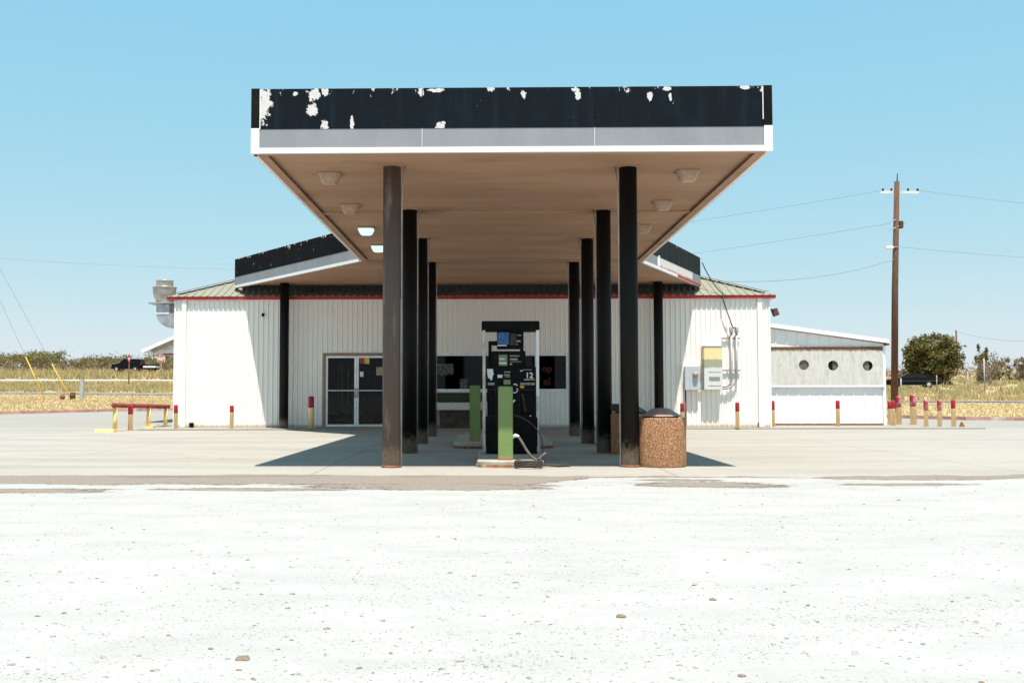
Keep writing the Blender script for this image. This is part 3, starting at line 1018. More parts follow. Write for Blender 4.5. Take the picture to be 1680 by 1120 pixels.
# entrance
M['frame_brown'] = basic('door_casing', (.32, .22, .16), .7, .12, 5)
def frame_rect(mb, x0, x1, z0, z1, w, y0, y1, bottom=True):
    mb.box(x0, x0 + w, y0, y1, z0, z1)
    mb.box(x1 - w, x1, y0, y1, z0, z1)
    mb.box(x0 + w, x1 - w, y0, y1, z1 - w, z1)
    if bottom:
        mb.box(x0 + w, x1 - w, y0, y1, z0, z0 + w)
mb = MB()
frame_rect(mb, DX0 - .03, DX1 + .03, .05, DZ1 + .03, .08, WY - .04, WY + .1, False)
mb.build('door_casing', 'frame_brown', st)
MB().box(DX0 - .1, DX1 + .1, WY - .35, WY + .1, .047, .075).build('threshold', 'lot', st)
dm = (DX0 + DX1) / 2
for k, (x0, x1) in enumerate(((DX0 + .055, dm - .004), (dm + .004, DX1 - .055))):
    mb = MB()
    frame_rect(mb, x0, x1, .08, DZ1 - .06, .065, WY - .01, WY + .035)
    d = mb.build('door', 'alu', st)
    MB().box(x0 + .06, x1 - .06, WY + .008, WY + .016, .14, DZ1 - .12).build('pane', 'glass', d)
    MB().box(x0 + .06, x1 - .06, WY - .02, WY + .004, 1.18, 1.205).build('push_bar', 'alu', d)
    hx = x1 - .035 if k == 0 else x0 + .035
    MB().tube([(hx, WY - .012, .98), (hx, WY - .07, 1.0), (hx, WY - .07, 1.24), (hx, WY - .012, 1.26)], .016, 8).build('handle', 'fan_bowl', d)
# shop window
mb = MB()
frame_rect(mb, VX0 - .03, VX1 + .03, VZ0 - .03, VZ1 + .03, .05, WY - .035, WY + .06)
wd = mb.build('window', 'alu', st)
mb = MB()
frame_rect(mb, VX0 + .02, VX1 - .02, VZ0 + .02, VZ1 - .02, .045, WY - .01, WY + .04)
mb.box(.62, .67, WY - .008, WY + .038, VZ0 + .06, VZ1 - .06)
mb.build('window_frame', 'alu', wd)
MB().box(VX0 + .06, VX1 - .06, WY + .01, WY + .018, VZ0 + .06, VZ1 - .06).build('pane', 'glass', wd)
text_mesh('window_lettering', 'op', .3, (1.68, WY - .004, 1.86), 'red_letter', wd, bold=.006)
text_mesh('window_lettering', 'el', .34, (1.68, WY - .004, 1.46), 'red_letter', wd, bold=.006)
mb = MB().box(WX0 + .1, WX1 - .1, WY - .034, WY - .024, 4.0, 4.03)
mb.build('head_flashing', 'white_clean', st)
# vents and marks on the wall
MB().box(8.16, 8.33, WY - .06, WY - .02, .06, .2).build('wall_vent', 'rust', st)
MB().box(-9.42, -9.3, WY - .12, WY - .02, .06, .2).build('wall_vent', 'black', st)
# the room behind the glass
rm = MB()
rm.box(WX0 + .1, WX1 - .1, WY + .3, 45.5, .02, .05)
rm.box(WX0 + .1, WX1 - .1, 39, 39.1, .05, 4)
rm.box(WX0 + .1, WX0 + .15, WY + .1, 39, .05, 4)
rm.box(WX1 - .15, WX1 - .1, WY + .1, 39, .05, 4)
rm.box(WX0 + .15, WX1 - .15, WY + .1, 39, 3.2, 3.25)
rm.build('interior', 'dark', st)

bk = MB().cbox(-7.2, -7.13, WY - .1, WY - .02, 3.5, 3.6, .01)
tag(bk.build('wall_bell', 'black'), 'small black fitting high on the white wall left of the shaded bay', 'wall fitting')

# inside the shop
rk = thing('yellow_bars', (-4.7, 33, .05), 'yellow upright bars standing behind the left glass door leaf', 'rack')  # yellow upright bars between a dark base and top
for x in (-5.0, -4.88, -4.68):
    MB().box(x, x + .045, 33, 33.05, .9, 2.05).build('yellow_bar', 'bar_yellow', rk)
MB().box(-5.05, -4.5, 32.95, 33.3, .05, .92).build('bar_base', 'shelf', rk)
MB().box(-5.05, -4.5, 33, 33.3, 2.05, 2.12).build('bar_top', 'shelf', rk)
MB().box(-4.58, -4.46, 32.98, 33, 1.0, 1.45).build('bar_card', 'paper_reflection', rk)
sh = thing('shop_shelf', (-3.6, 34.2, .05), 'dark goods shelf standing behind the right glass door leaf', 'shelf')
for z in (.1, .7, 1.3, 1.8):
    MB().box(-4.1, -2.6, 34, 34.5, z, z + .04).build('shelf_board', 'shelf', sh)
for x in (-4.12, -2.62):
    MB().box(x, x + .04, 34, 34.5, .05, 1.9).build('shelf_side', 'shelf', sh)
def poster(x0, x1, z0, z1, mat, label, two=None):
    mb = MB().box(x0, x1, WY + .004, WY + .0075, z0, z1)
    if two:
        mb.box(x0, (x0 + x1) / 2, WY + .002, WY + .0035, z0, z1, 1)
    tag(mb.build('poster', [mat] + ([two] if two else [])), label, 'poster')
poster(-4.14, -3.84, 2.02, 2.2, 'poster', 'red and yellow poster at the top of the right glass door leaf', 'poster_red')
poster(-3.62, -3.36, 1.66, 1.92, 'poster_tan', 'torn tan notice on the right glass door leaf beside the worn column')
poster(-4.13, -4.02, 1.62, 1.78, 'paper_white', 'small white notice beside the right door handle')
pj = random.Random(3)
top_ = [(-1.85 + .07 * k, 2.02 + pj.uniform(-.01, .01)) for k in range(10)]
bot_ = [(-1.85 + .07 * k, 1.66 + pj.uniform(-.05, .06)) for k in range(9, -1, -1)]
tag(MB().prism(top_ + bot_, WY + .004, WY + .0075).build('poster', 'paper_reflection'), 'large jagged sheet painted as a grey reflection high in the shop window', 'poster')  # window reflection put in as a jagged grey sheet
poster(-1.02, -.78, 1.24, 1.55, 'paper_reflection', 'small grey rectangle low in the shop window beside the green post')  # flat grey rectangle on the pane

# bench under the window
bn = thing('bench', (-1.1, 31.2, .045), 'long bench with white slab seat and dark green back under the window', 'bench')
MB().cbox(-2.2, -.1, 31.55, 31.62, .84, 1.12, .01).build('backrest', 'bench_green', bn)
MB().cbox(-2.2, -.1, 30.95, 31.55, .60, .82, .012).build('seat', 'bench_white', bn)
MB().box(-1.62, -.2, 31.15, 31.5, .045, .6).build('base_panel', 'brown_panel', bn)
for x in (-1.82, -.16):
    MB().cbox(x, x + .09, 31.05, 31.5, .045, .6, .008).build('leg', 'bench_white', bn)

# exhaust fan on the left wall
fn = thing('exhaust_fan', (-10.6, 33.5, 3.3), 'weathered metal exhaust fan on an elbow duct at the left wall', 'exhaust fan')
mb = MB()
for pr in (1,):
    arc = [(-10.98 + .5 * (1 - math.cos(a)), 3.72 - .46 * math.sin(a)) for a in np.linspace(0, math.pi / 2, 9)]
    poly = [(-11.0, 4.02), (-11.0, 3.72)] + [(-11.0 + .56 * (1 - math.cos(a)), 3.72 - .48 * math.sin(a)) for a in np.linspace(.15, math.pi / 2, 8)] + [(-9.96, 3.24), (-9.96, 3.72), (-10.56, 3.74), (-10.58, 4.02)]
    mb.prism(poly, 33.2, 33.8)
mb.build('elbow_duct', 'galv', fn)
mb = MB().box(-11.012, -10.57, 33.18, 33.82, 3.70, 3.74)
mb.build('duct_flange', 'alu', fn)
MB().cbox(-11.24, -10.44, 33.1, 33.9, 4.03, 4.08, .012).build('curb_plate', 'galv', fn)
bw = MB().lathe([(.27, 4.08), (.28, 4.18), (.33, 4.27), (.365, 4.4), (.375, 4.56), (.375, 4.58), (.4, 4.585), (.4, 4.61), (.3, 4.62)], (-10.83, 33.5, 0), 28)
bw.build('fan_bowl', 'fan_bowl', fn)
MB().lathe([(.27, 4.62), (.28, 4.66), (.275, 4.8), (.285, 4.81), (.285, 4.83), (.26, 4.84), (.2, 4.835)], (-10.83, 33.5, 0), 24).build('fan_cap', 'fan_bowl', fn)

# lean-to roof on the left side
ln = thing('lean_to_roof', (-11.5, 38, 2.5), 'low white lean-to roof sticking out from the left wall', 'roof')
sl_ = lambda x: 2.72 + (x + 13.1) * .43
mb = MB()
mb.prism([(-13.1, sl_(-13.1)), (-9.95, sl_(-9.95)), (-9.95, sl_(-9.95) - .13), (-13.02, sl_(-13.1) - .1)], 37.8, 43)
mb.build('roof_sheet', 'white_clean', ln)
mb = MB()
mb.prism([(-12.75, sl_(-12.75) - .14), (-9.95, sl_(-9.95) - .14), (-9.95, sl_(-9.95) - .3), (-12.6, sl_(-12.75) - .3)], 37.86, 37.93)
mb.build('rafter', 'poster_tan', ln)
mb = MB()
mb.prism([(-12.35, 2.6), (-9.95, 2.6), (-9.95, 3.5), (-12.1, sl_(-12.1) - .2)], 38.0, 38.06)
mb.build('gable_panel', 'white_clean', ln)
MB().box(-12.3, -9.95, 37.98, 38.06, 2.54, 2.598).build('red_edge', 'red_trim', ln)

# annex on the right
AY = 33.9
an = thing('shed_annex', (10.8, 36, 0), 'low white shed annex with three round holes in its grey board', 'annex')
ax0, ax1 = 8.63, 12.86
atop = lambda s: 3.30 - s * .139
w = MB()
corr(w, (ax0, AY), (1, 0), ax1 - ax0, .05, atop, .36, (), ((0, 0), (.86, 0), (.9, 1), (.96, 1)), .02)
w.build('wall', 'white_clean', an, fix=False)
w = MB()
corr(w, (ax1, AY), (0, 1), 5.5, .05, lambda s: atop(ax1 - ax0), .36, (), ((0, 0), (.86, 0), (.9, 1), (.96, 1)), .02)
w.build('wall', 'white_clean', an, fix=False)
rp = MB()
z0a, z1a = atop(0) + .03, atop(ax1 - ax0 + .12) + .03
rp.add([(ax0, AY - .16, z0a), (ax1 + .12, AY - .16, z1a), (ax1 + .12, AY - .16, z1a + .13), (ax0, AY - .16, z0a + .13),
        (ax0, AY + 5.6, z0a), (ax1 + .12, AY + 5.6, z1a), (ax1 + .12, AY + 5.6, z1a + .13), (ax0, AY + 5.6, z0a + .13)],
       [(0, 1, 2, 3), (5, 4, 7, 6), (0, 4, 5, 1), (3, 2, 6, 7), (0, 3, 7, 4), (1, 5, 6, 2)])
rp.build('roof', 'white_clean', an)
MB().cbox(ax1 + .02, ax1 + .13, AY - .165, AY + 5.6, z1a - .07, z1a - .004, .006).build('gutter_end', 'rust', an)
# grey board with three holes cut through
def holed(mb, x0, x1, z0, z1, y0, y1, holes, r):
    n = 24
    xs = [x0] + [(a[0] + b[0]) / 2 for a, b in zip(holes, holes[1:])] + [x1]
    for (cx, cz), xa, xb in zip(holes, xs, xs[1:]):
        for k in range(n):
            a0, a1 = 2 * math.pi * k / n, 2 * math.pi * (k + 1) / n
            def out(a):
                c, s = math.cos(a), math.sin(a)
                t = 1e9
                if c > 1e-9: t = min(t, (xb - cx) / c)
                if c < -1e-9: t = min(t, (xa - cx) / c)
                if s > 1e-9: t = min(t, (z1 - cz) / s)
                if s < -1e-9: t = min(t, (z0 - cz) / s)
                return (cx + c * t, cz + s * t)
            i0, i1 = (cx + r * math.cos(a0), cz + r * math.sin(a0)), (cx + r * math.cos(a1), cz + r * math.sin(a1))
            o0, o1 = out(a0), out(a1)
            poly = [i0, o0]
            for q in ((xb, z1), (xa, z1), (xa, z0), (xb, z0)):
                aq = math.atan2(q[1] - cz, q[0] - cx) % (2 * math.pi)
                if a0 + 1e-6 < aq < a1 - 1e-6:
                    poly.append(q)
            poly += [o1, i1]
            mb.add([(x, y0, z) for x, z in poly], [tuple(range(len(poly)))])
            mb.add([(i0[0], y0, i0[1]), (i1[0], y0, i1[1]), (i1[0], y1, i1[1]), (i0[0], y1, i0[1])], [(0, 1, 2, 3)])
    mb.box(x0, x0 + .004, y0 + .001, y1, z0, z1)
hb = MB()
holes = [(10.22, 2.02), (11.17, 2.00), (12.30, 1.99)]
holed(hb, ax0 + .03, ax1 - .06, 1.36, 2.58, AY - .075, AY - .045, holes, .165)
hb.build('grey_board', 'grey_panel', an)
M['hole_back'] = basic('grey_backing', (.16, .13, .12), .9, .3, 6)
bb = MB().box(ax0 + .04, ax1 - .07, AY - .032, AY - .026, 1.37, 2.57)
bb.build('backing_sheet', 'hole_back', an)
for x in (11.04, 12.36):
    MB().box(x, x + .12, AY - .043, AY - .03, 1.5, 2.5).build('stud', 'black', an)
MB().cbox(ax0, ax1 - .02, AY - .09, AY - .02, 1.29, 1.355, .006).build('ledge', 'white_clean', an)
MB().cbox(ax0 + .03, ax1 - .05, AY - .085, AY - .02, 2.585, 2.615, .004).build('head_trim', 'rust', an)
MB().box(ax1 - .07, ax1 + .03, AY - .05, AY + .03, .05, 2.66).build('corner_trim', 'white_clean', an)
MB().box(ax0 + .15, ax0 + .17, AY - .1, AY - .08, 1.3, 2.58).build('corner_trim', 'trim_white', an)
MB().box(ax0 + .05, ax1, AY - .03, AY - .021, .05, .1).build('foot_flashing', 'rust', an)
pp = MB().tube([(9.07, AY - .06, .06), (9.07, AY - .06, 1.22)], .025, 8)
tag(pp.build('rusty_pipe', 'rust'), 'thin dark pipe upright against the left end of the shed annex', 'pipe')
fl = thing('flood_lamp', (8.72, 31.95, 3.6), 'small brown flood lamp on the right wall corner under the eave', 'flood lamp')
MB().box(8.58, 8.7, 31.92, 31.96, 3.68, 3.72).build('arm', 'rust', fl)
m_ = MB().cbox(-.09, .09, -.08, .08, -.13, .1, .015)
m_.move(Matrix.Translation((8.78, 31.93, 3.62)) @ Matrix.Rotation(R(-20), 4, 'Y'))
m_.build('lamp_head', 'brown_panel', fl)

# ------------------------------------------------------------------ electrical gear on the wall
YF = WY - .025
mt = thing('meter_box', (6.13, WY, 1.2), 'pale grey meter box with round dial on the wall', 'meter box')
MB().cbox(5.9, 6.36, YF - .2, YF, 1.19, 1.92, .012).build('box', 'meter_grey', mt)
k_ = MB().lathe([(.085, 0), (.085, .07), (.06, .1), (0, .105)], (0, 0, 0), 18)
k_.move(Matrix.Translation((6.22, YF - .2, 1.67)) @ Matrix.Rotation(R(90), 4, 'X'))
k_.build('dial', 'plastic_lens', mt)
MB().tube([(5.94, YF - .06, 1.19), (5.94, YF - .06, .1)], .02, 8).build('drop_pipe', 'rust', mt)
MB().cbox(6.36, 6.47, YF - .1, YF - .02, 1.22, 1.3, .01).build('nipple', 'conduit', mt)
cb = thing('electrical_cabinet', (6.75, WY, 1.2), 'tall electrical cabinet with peeling yellow top on the wall', 'cabinet')
MB().cbox(6.47, 7.03, YF - .3, YF, 1.2, 2.52, .012).build('body', 'cabinet', cb)
MB().cbox(6.455, 7.045, YF - .315, YF, 2.52, 2.55, .008).build('top_cover', 'meter_grey', cb)
MB().box(6.6, 6.98, YF - .306, YF - .3, 1.32, 1.335).build('scratch_strip', 'label_grey', cb)
MB().box(6.62, 6.95, YF - .306, YF - .3, 1.48, 1.6).build('faded_label', 'label_grey', cb)
MB().box(6.6, 6.98, YF - .306, YF - .3, 1.74, 1.75).build('scratch_strip', 'label_grey', cb)
rs = thing('service_riser', (7.45, WY, 1.3), 'pair of metal conduit risers with weatherheads right of the cabinet', 'conduit')
for x, rad in ((7.36, .24), (7.52, .4)):
    pts = [(x, YF - .09, 2.98), (x, YF - .09, 1.3 + rad)] + [(x - rad + rad * math.cos(a), YF - .09, 1.3 + rad - (rad * math.sin(a)) - (.0 if rad < .3 else .06)) for a in np.linspace(.2, math.pi / 2, 7)]
    pts.append((7.03, YF - .09, pts[-1][2]))
    p_ = MB().tube(pts, .034, 10).build('conduit', 'conduit', rs)
    h_ = MB().lathe([(.045, 2.93), (.06, 2.98), (.06, 3.1), (.035, 3.16), (0, 3.17)], (x, YF - .1, 0), 12)
    h_.build('weatherhead', 'conduit', p_)
for z in (2.79, 1.8):
    MB().box(7.08, 7.63, YF - .055, YF - .01, z - .022, z + .022).build('strut_bracket', 'bracket_rust', rs)

def sag(a, b, s, n=14):
    a, b = Vector(a), Vector(b)
    return [a.lerp(b, k / n) - Vector((0, 0, s * 4 * (k / n) * (1 - k / n))) for k in range(n + 1)]
cbl = MB().tube(sag((6.6, 32.2, 5.2), (7.1, 31.62, 4.16), .12) + sag((7.1, 31.62, 4.0), (7.4, WY - .16, 3.12), .02, 6) + [(7.5, WY - .16, 3.08)], .017, 6)
tag(cbl.build('service_cable', 'cable'), 'dark cable drooping from the canopy end to the weatherheads', 'cable')

# ------------------------------------------------------------------ bollards
def bollard(x, y, h, r, mat, label, group='painted bollards', zb=.045):
    mb = MB().lathe([(r, 0), (r, .955), (r * .93, .982), (r * .6, .998), (0, 1.0)], (0, 0, 0), 20)
    o = mb.build('bollard', mat)
    o.location = (x, y, zb)
    o.scale = (1, 1, h)
    return tag(o, label, 'bollard', group)
bollard(-9.66, 31.1, .72, .062, 'bollard0', 'slim bollard at the left front corner of the white store')
bollard(-7.92, 31.0, .70, .062, 'bollard1', 'slim bollard before the sunlit white wall left of the shaded bay')
bollard(-5.46, 30.75, .98, .085, 'bollard0', 'tall bollard in the shade beside the glass entrance doors')
bollard(5.74, 31.2, .76, .062, 'bollard0', 'bollard half hidden behind the stone litter bin lid')
bollard(7.40, 31.2, .78, .062, 'bollard0', 'bollard with a rust spot below the electrical cabinet and conduits')
bollard(8.73, 32.2, .82, .068, 'bollard0', 'bollard where the store wall meets the shed annex')
bollard(11.02, 33.0, .82, .064, 'bollard2', 'lone bollard in front of the shed annex wall')
bollard(13.32, 34.7, .77, .065, 'bollard2', 'shortest bollard of the right cluster, beside the annex corner')
bollard(12.93, 33.4, .82, .068, 'bollard2', 'smooth bollard standing before the foot of the utility pole')
bollard(13.64, 34.75, .95, .088, 'bollard3', 'thick faded bollard just right of the utility pole foot')
bollard(14.02, 34.5, 1.0, .1, 'bollard3', 'tallest and thickest faded bollard, standing clear in the right cluster')
bollard(13.56, 32.4, .84, .066, 'bollard3', 'thin faded bollard right of the tallest thick one')
bollard(13.98, 32.4, .84, .066, 'bollard3', 'thin bollard between two others near the right end of the row', )
bollard(14.41, 32.4, .84, .066, 'bollard2', 'chipped rust streaked bollard ending the row on the right')
rb = MB().lathe([(.13, 0), (.09, .05), (.05, .14), (.02, .2), (0, .21)], (14.62, 32.3, .0), 9)
tag(rb.build('rusty_stub', 'rust'), 'small rusty stub beside the last bollard on the right', 'stub')

# pipe barrier on the left
bar = thing('pipe_barrier', (-10.9, 31, 0), 'low pipe barrier with red rail on yellow legs at the left', 'barrier')
ra, rb2 = Vector((-10.98, 29.5, .77)), Vector((-10.37, 32.6, .69))
MB().tube([ra - Vector((.02, .06, 0)), ra, ra.lerp(rb2, .5), rb2, rb2 + Vector((.02, .06, 0))], [.04, .075, .07, .07, .04], 14).build('rail', 'rail_red', bar)
for f, z in ((.03, 0), (.62, .0), (.95, .0)):
    p = ra.lerp(rb2, f)
    MB().tube([(p.x, p.y, z), (p.x, p.y, p.z - .04)], .062, 12).build('leg', 'yellow', bar)
bollard(-10.78, 30.35, .76, .072, 'bollard0', 'bollard standing in front of the red pipe barrier', zb=0)
def wheel_stop(x, y, rz, label, l=1.0, mat='yellow'):
    mb = MB().prism([(-.1, 0), (.1, 0), (.07, .09), (-.07, .09)], -l / 2, l / 2)
    o = mb.build('wheel_stop', mat)
    o.location = (x, y, .008)
    o.rotation_euler = (0, 0, rz)
    tag(o, label, 'wheel stop', 'yellow wheel stops')
wheel_stop(-11.05, 29.15, R(75), 'yellow wheel stop at the front foot of the red pipe barrier', .62)
wheel_stop(-10.6, 31.6, R(12), 'yellow wheel stop along the middle of the red pipe barrier', 1.6)
wheel_stop(-10.2, 33.2, R(10), 'yellow wheel stop beyond the barrier next to the store corner', 1.2)

def smooth_path(p, n=5):
    p = [Vector(q) for q in p]
    out = []
    for i in range(len(p) - 1):
        a, b, c, d = p[max(i - 1, 0)], p[i], p[i + 1], p[min(i + 2, len(p) - 1)]
        for k in range(n):
            t = k / n
            out.append(.5 * ((2 * b) + (c - a) * t + (2 * a - 5 * b + 4 * c - d) * t * t + (3 * b - a - 3 * c + d) * t ** 3))
    out.append(p[-1])
    return out
# ------------------------------------------------------------------ pump island, green posts, pump
def island(x0, x1, y0, y1, h, label, steel):
    t = thing('pump_island', ((x0 + x1) / 2, (y0 + y1) / 2, 0), label, 'pump island', 'pump islands under the canopy')
    def outline(g):
        pts = []
        r = (x1 - x0) / 2 * .45
        for cx, cy, a0 in ((x1 - r, y1 - r, 0), (x0 + r, y1 - r, 90), (x0 + r, y0 + r, 180), (x1 - r, y0 + r, 270)):
            for k in range(7):
                a = R(a0 + 15 * k)
                pts.append((cx + (r + g) * math.cos(a), cy + (r + g) * math.sin(a)))
        return pts
    mb = MB().prismz(outline(0), .0, h - .02)
    a, b = outline(0), outline(-.025)
    n = len(a)
    mb.add([(x, y, h - .02) for x, y in a] + [(x, y, h) for x, y in b], [(i, (i + 1) % n, n + (i + 1) % n, n + i) for i in range(n)] + [tuple(range(n, 2 * n))])
    mb.build('concrete', 'concrete_new', t)
    o_, i_ = outline(.014), outline(.002)
    mb = MB()
    vs = [(x, y, z) for ring in (o_, i_) for z in (.002, h * .45) for x, y in ring]
    fs = []
    for i in range(n):
        j = (i + 1) % n
        fs += [(i, j, n + j, n + i), (2 * n + j, 2 * n + i, 3 * n + i, 3 * n + j), (n + i, n + j, 3 * n + j, 3 * n + i)]
    mb.add(vs, fs).build('steel_edge', steel, t)
island(-.24, .76, 15.18, 18.4, .11, 'near pump island with rusty orange steel nose', 'rust_orange')
island(-.8, 1.2, 20.3, 24.6, .13, 'far shaded pump island behind the fuel pump', 'rust')

def green_post(x, y, z0, z1, label):
    o = MB().cbox(-.11, .11, -.11, .11, 0, z1 - z0, .012).build('green_post', 'green')
    o.location = (x, y, z0)
    tag(o, label, 'bollard', 'square green posts on the pump islands')
green_post(.19, 15.42, .11, 1.205, 'square green post in front of the fuel pump, half sunlit')
green_post(-.36, 20.9, .12, 1.26, 'shaded green post behind the left side of the fuel pump')
nb = MB().cbox(-.22, -.13, 20.95, 20.99, .45, 1.1, .004)
nb.box(-.215, -.135, 20.946, 20.95, .62, .8, 1)
nb.box(-.215, -.135, 20.946, 20.95, .46, .6, 2)
tag(nb.build('notice_board', ['paper_white', 'poster_red', 'poster']), 'narrow white and red notice board beside the shaded green post', 'notice board')

PY = 16.8
px = lambda p: -.17 + (p - 791) * .01
pz = lambda p: 2.28 - (p - 527) * .00995
pu = thing('fuel_pump', (.295, PY + .28, .125), 'black fuel pump numbered 12 with open top frame and blue screen', 'fuel pump')
MB().cbox(px(795), px(882.5), PY, PY + .56, .125, pz(684), .014).build('base_cabinet', 'black', pu)
MB().cbox(px(799), px(879), PY + .02, PY + .54, pz(684), pz(601), .012).build('body', 'black', pu)
MB().cbox(px(790), px(885), PY - .03, PY + .6, pz(541.5), pz(526.5), .012).build('header', 'black_plastic', pu)
for (xa, xb), mat, parts_ in (((px(791.5), px(796)), 'fan_bowl', 0), ((px(879.5), px(884)), 'white_clean', 1)):
    for dy in (.0, .5):
        if parts_:
            MB().box(xa, xb, PY + dy, PY + dy + .06, pz(650), pz(541.5)).build('side_post', 'white_clean', pu)
            MB().box(xa + .004, xb - .006, PY + dy + .01, PY + dy + .05, .14, pz(650)).build('side_post', 'galv', pu)
        else:
            MB().box(xa, xb, PY + dy, PY + dy + .06, .14, pz(541.5)).build('side_post', mat, pu)
mo = MB().cbox(px(815), px(859), PY + .04, PY + .3, pz(572), pz(543.5), .01).build('monitor', 'black_plastic', pu)
MB().box(px(816), px(835), PY + .032, PY + .041, pz(565), pz(545)).build('screen', 'screen', mo)
MB().box(px(816), px(831), PY + .034, PY + .041, pz(567.5), pz(565.8)).build('screen_strip', 'paper_white', mo)
MB().box(px(837), px(847), PY + .036, PY + .041, pz(566), pz(547)).build('side_panel', 'shelf', mo)
for a, b, c, d in ((848.5, 855.5, 550.5, 549), (847, 854, 561, 558), (847, 849, 566, 564)):
    MB().box(px(a), px(b), PY + .034, PY + .041, pz(c), pz(d)).build('marking', 'label_grey', mo)
bk = MB()
bk.box(px(801), px(806.5), PY + .1, PY + .2, pz(601), pz(559))
bk.box(px(806.5), px(815), PY + .1, PY + .2, pz(566), pz(559))
bk.build('bracket', 'black', pu)
MB().box(px(853.5), px(859), PY + .1, PY + .2, pz(578), pz(572)).build('bracket', 'black', pu)
dp = MB().cbox(px(806), px(862), PY + .02, PY + .4, pz(601), pz(576), .008).build('display_panel', 'black', pu)
MB().box(px(818), px(832), PY + .012, PY + .021, pz(600), pz(582)).build('display_card', 'label_green', dp)
for a, b, c, d in ((819, 828, 590, 588), (819, 831, 597, 594.5)):
    MB().box(px(a), px(b), PY + .009, PY + .013, pz(c), pz(d)).build('marking', 'paper_white', dp)
for a, b, c, d in ((836, 852, 585, 583), (836, 849, 591, 588), (836, 855, 594, 593), (836, 840, 599, 596)):
    MB().box(px(a), px(b), PY + .014, PY + .021, pz(c), pz(d)).build('marking', 'poster_tan' if b < 850 else 'label_grey', dp)
for za in (pz(684) + .004, pz(640)):
    MB().box(px(800), px(878), PY + .014, PY + .0215, za, za + .006).build('panel_joint', 'shelf', pu)
for xa in (px(812), px(839), px(851)):
    MB().box(xa, xa + .006, PY + .014, PY + .0215, pz(682), pz(633)).build('panel_joint', 'shelf', pu)
MB().box(px(838), px(838.6), PY - .006, PY + .001, .2, pz(686)).build('panel_joint', 'shelf', pu)
for xa, xb in ((801, 812), (853, 877)):
    MB().cbox(px(xa), px(xb), PY - .03, PY + .03, pz(678), pz(644), .012).build('nozzle_boot', 'black_plastic', pu)
MB().tube(smooth_path([(px(856), PY - .035, pz(646)), (px(858), PY - .06, pz(655)), (px(860), PY - .06, pz(668)), (px(862), PY - .04, pz(675))]), .016, 8).build('nozzle_grip', 'shelf', pu)
# stickers on the body front
F0, F1 = PY + .012, PY + .021
st_ = MB().prism([(px(a), pz(b)) for a, b in ((798.5, 605.5), (808.5, 605.5), (808.8, 611), (810, 614), (808, 617), (807, 623.5), (804, 624), (803.5, 620), (801, 621), (799.5, 616))], F0, F1)
st_.build('white_sticker', 'paper_white', pu)
for n_, a, b, c, d, m in (('label', 816, 824, 620, 615, 'paper_white'), ('marking', 827, 837, 611.5, 609.5, 'label_grey'), ('marking', 826, 836, 616.5, 614, 'label_grey'),
                          ('marking', 828, 837, 619, 617.5, 'label_grey'), ('label', 826, 837, 631, 623, 'label_green'), ('keypad_row', 800, 811, 632, 628, 'label_grey'),
                          ('keypad_row', 853, 861, 632, 628, 'label_grey'), ('keypad_row', 862, 868.5, 632, 628, 'label_grey'), ('keypad_row', 869.5, 877, 632, 628, 'label_grey'),
                          ('orange_label', 853, 859.5, 637, 632.8, 'orange'), ('number_strip', 858, 872, 607.5, 606.2, 'label_grey'), ('number_strip', 853, 857, 609.2, 607.6, 'paper_white'),
                          ('number_strip', 860, 868, 623.8, 622.4, 'paper_white'), ('number_strip', 868.5, 877, 624, 622, 'orange')):
    MB().box(px(a), px(b), F0, F1, pz(c), pz(d)).build(n_, m, pu)
text_mesh('pump_number', '12', .128, (px(868), F0 + .004, pz(616.5)), 'paper_white', pu, bold=.003)
lk = MB().lathe([(.012, 0), (.012, .01), (0, .012)], (0, 0, 0), 10)
lk.move(Matrix.Translation((px(869.5), PY - .001, pz(682.5))) @ Matrix.Rotation(R(90), 4, 'X'))
lk.build('lock', 'paper_white', pu)
nz = MB().tube([(px(842), F0 - .03, pz(631)), (px(846), F0 - .03, pz(630.5)), (px(848), F0 - .03, pz(633))], .011, 8)
nz.tube([(px(848), F0 - .04, pz(637)), (px(848.3), F0 - .04, pz(641)), (px(846), F0 - .04, pz(644.5)), (px(841), F0 - .04, pz(644.5))], .009, 8)
nz.tube([(px(841), F0 - .03, pz(661)), (px(843), F0 - .03, pz(657)), (px(845), F0 - .03, pz(657))], .014, 8)
nz.build('nozzle', 'alu', pu)
for x in (px(792), px(880)):
    MB().box(x, x + .05, PY - .04, PY + .02, .15, .24).build('foot_bracket', 'grey_post', pu)

# hose on the island
hs = thing('fuel_hose', (.55, 15.3, 0), 'faded fuel hose coiled on the ground beside the green post', 'hose')
pts = [(.33, 15.36, .46), (.38, 15.34, .45), (.43, 15.3, .38), (.5, 15.26, .26), (.57, 15.2, .17), (.64, 15.15, .12), (.7, 15.12, .1)]
coil = []
for k in range(58):
    a = k / 58 * 2 * math.pi * 3.1 + .4
    coil.append((.52 + (.2 - .012 * (k / 58)) * math.cos(a), 15.02 + .15 * math.sin(a), .03 + .03 * (k / 58) * 3.1 + .008 * math.sin(3 * a)))
MB().tube(smooth_path(coil, 2), .02, 8).build('coil', 'hose', hs)
MB().tube(smooth_path(pts), .021, 8).build('riser', 'hose_grey', hs)
MB().tube([(.31, 15.36, .43), (.3, 15.36, .46), (.34, 15.355, .475), (.39, 15.34, .455)], [.026, .03, .03, .022], 10).build('coupling', 'trim_white', hs)
MB().tube(smooth_path([(.62, 15.1, .09), (.66, 15.12, .12), (.72, 15.16, .18), (.78, 15.2, .22)]), .019, 8).build('loose_end', 'hose_grey', hs)
MB().tube(smooth_path([(.6, 15.08, .07), (.75, 15.2, .05), (.95, 15.3, .03), (1.15, 15.4, .022)]), .02, 8).build('tail', 'hose', hs)
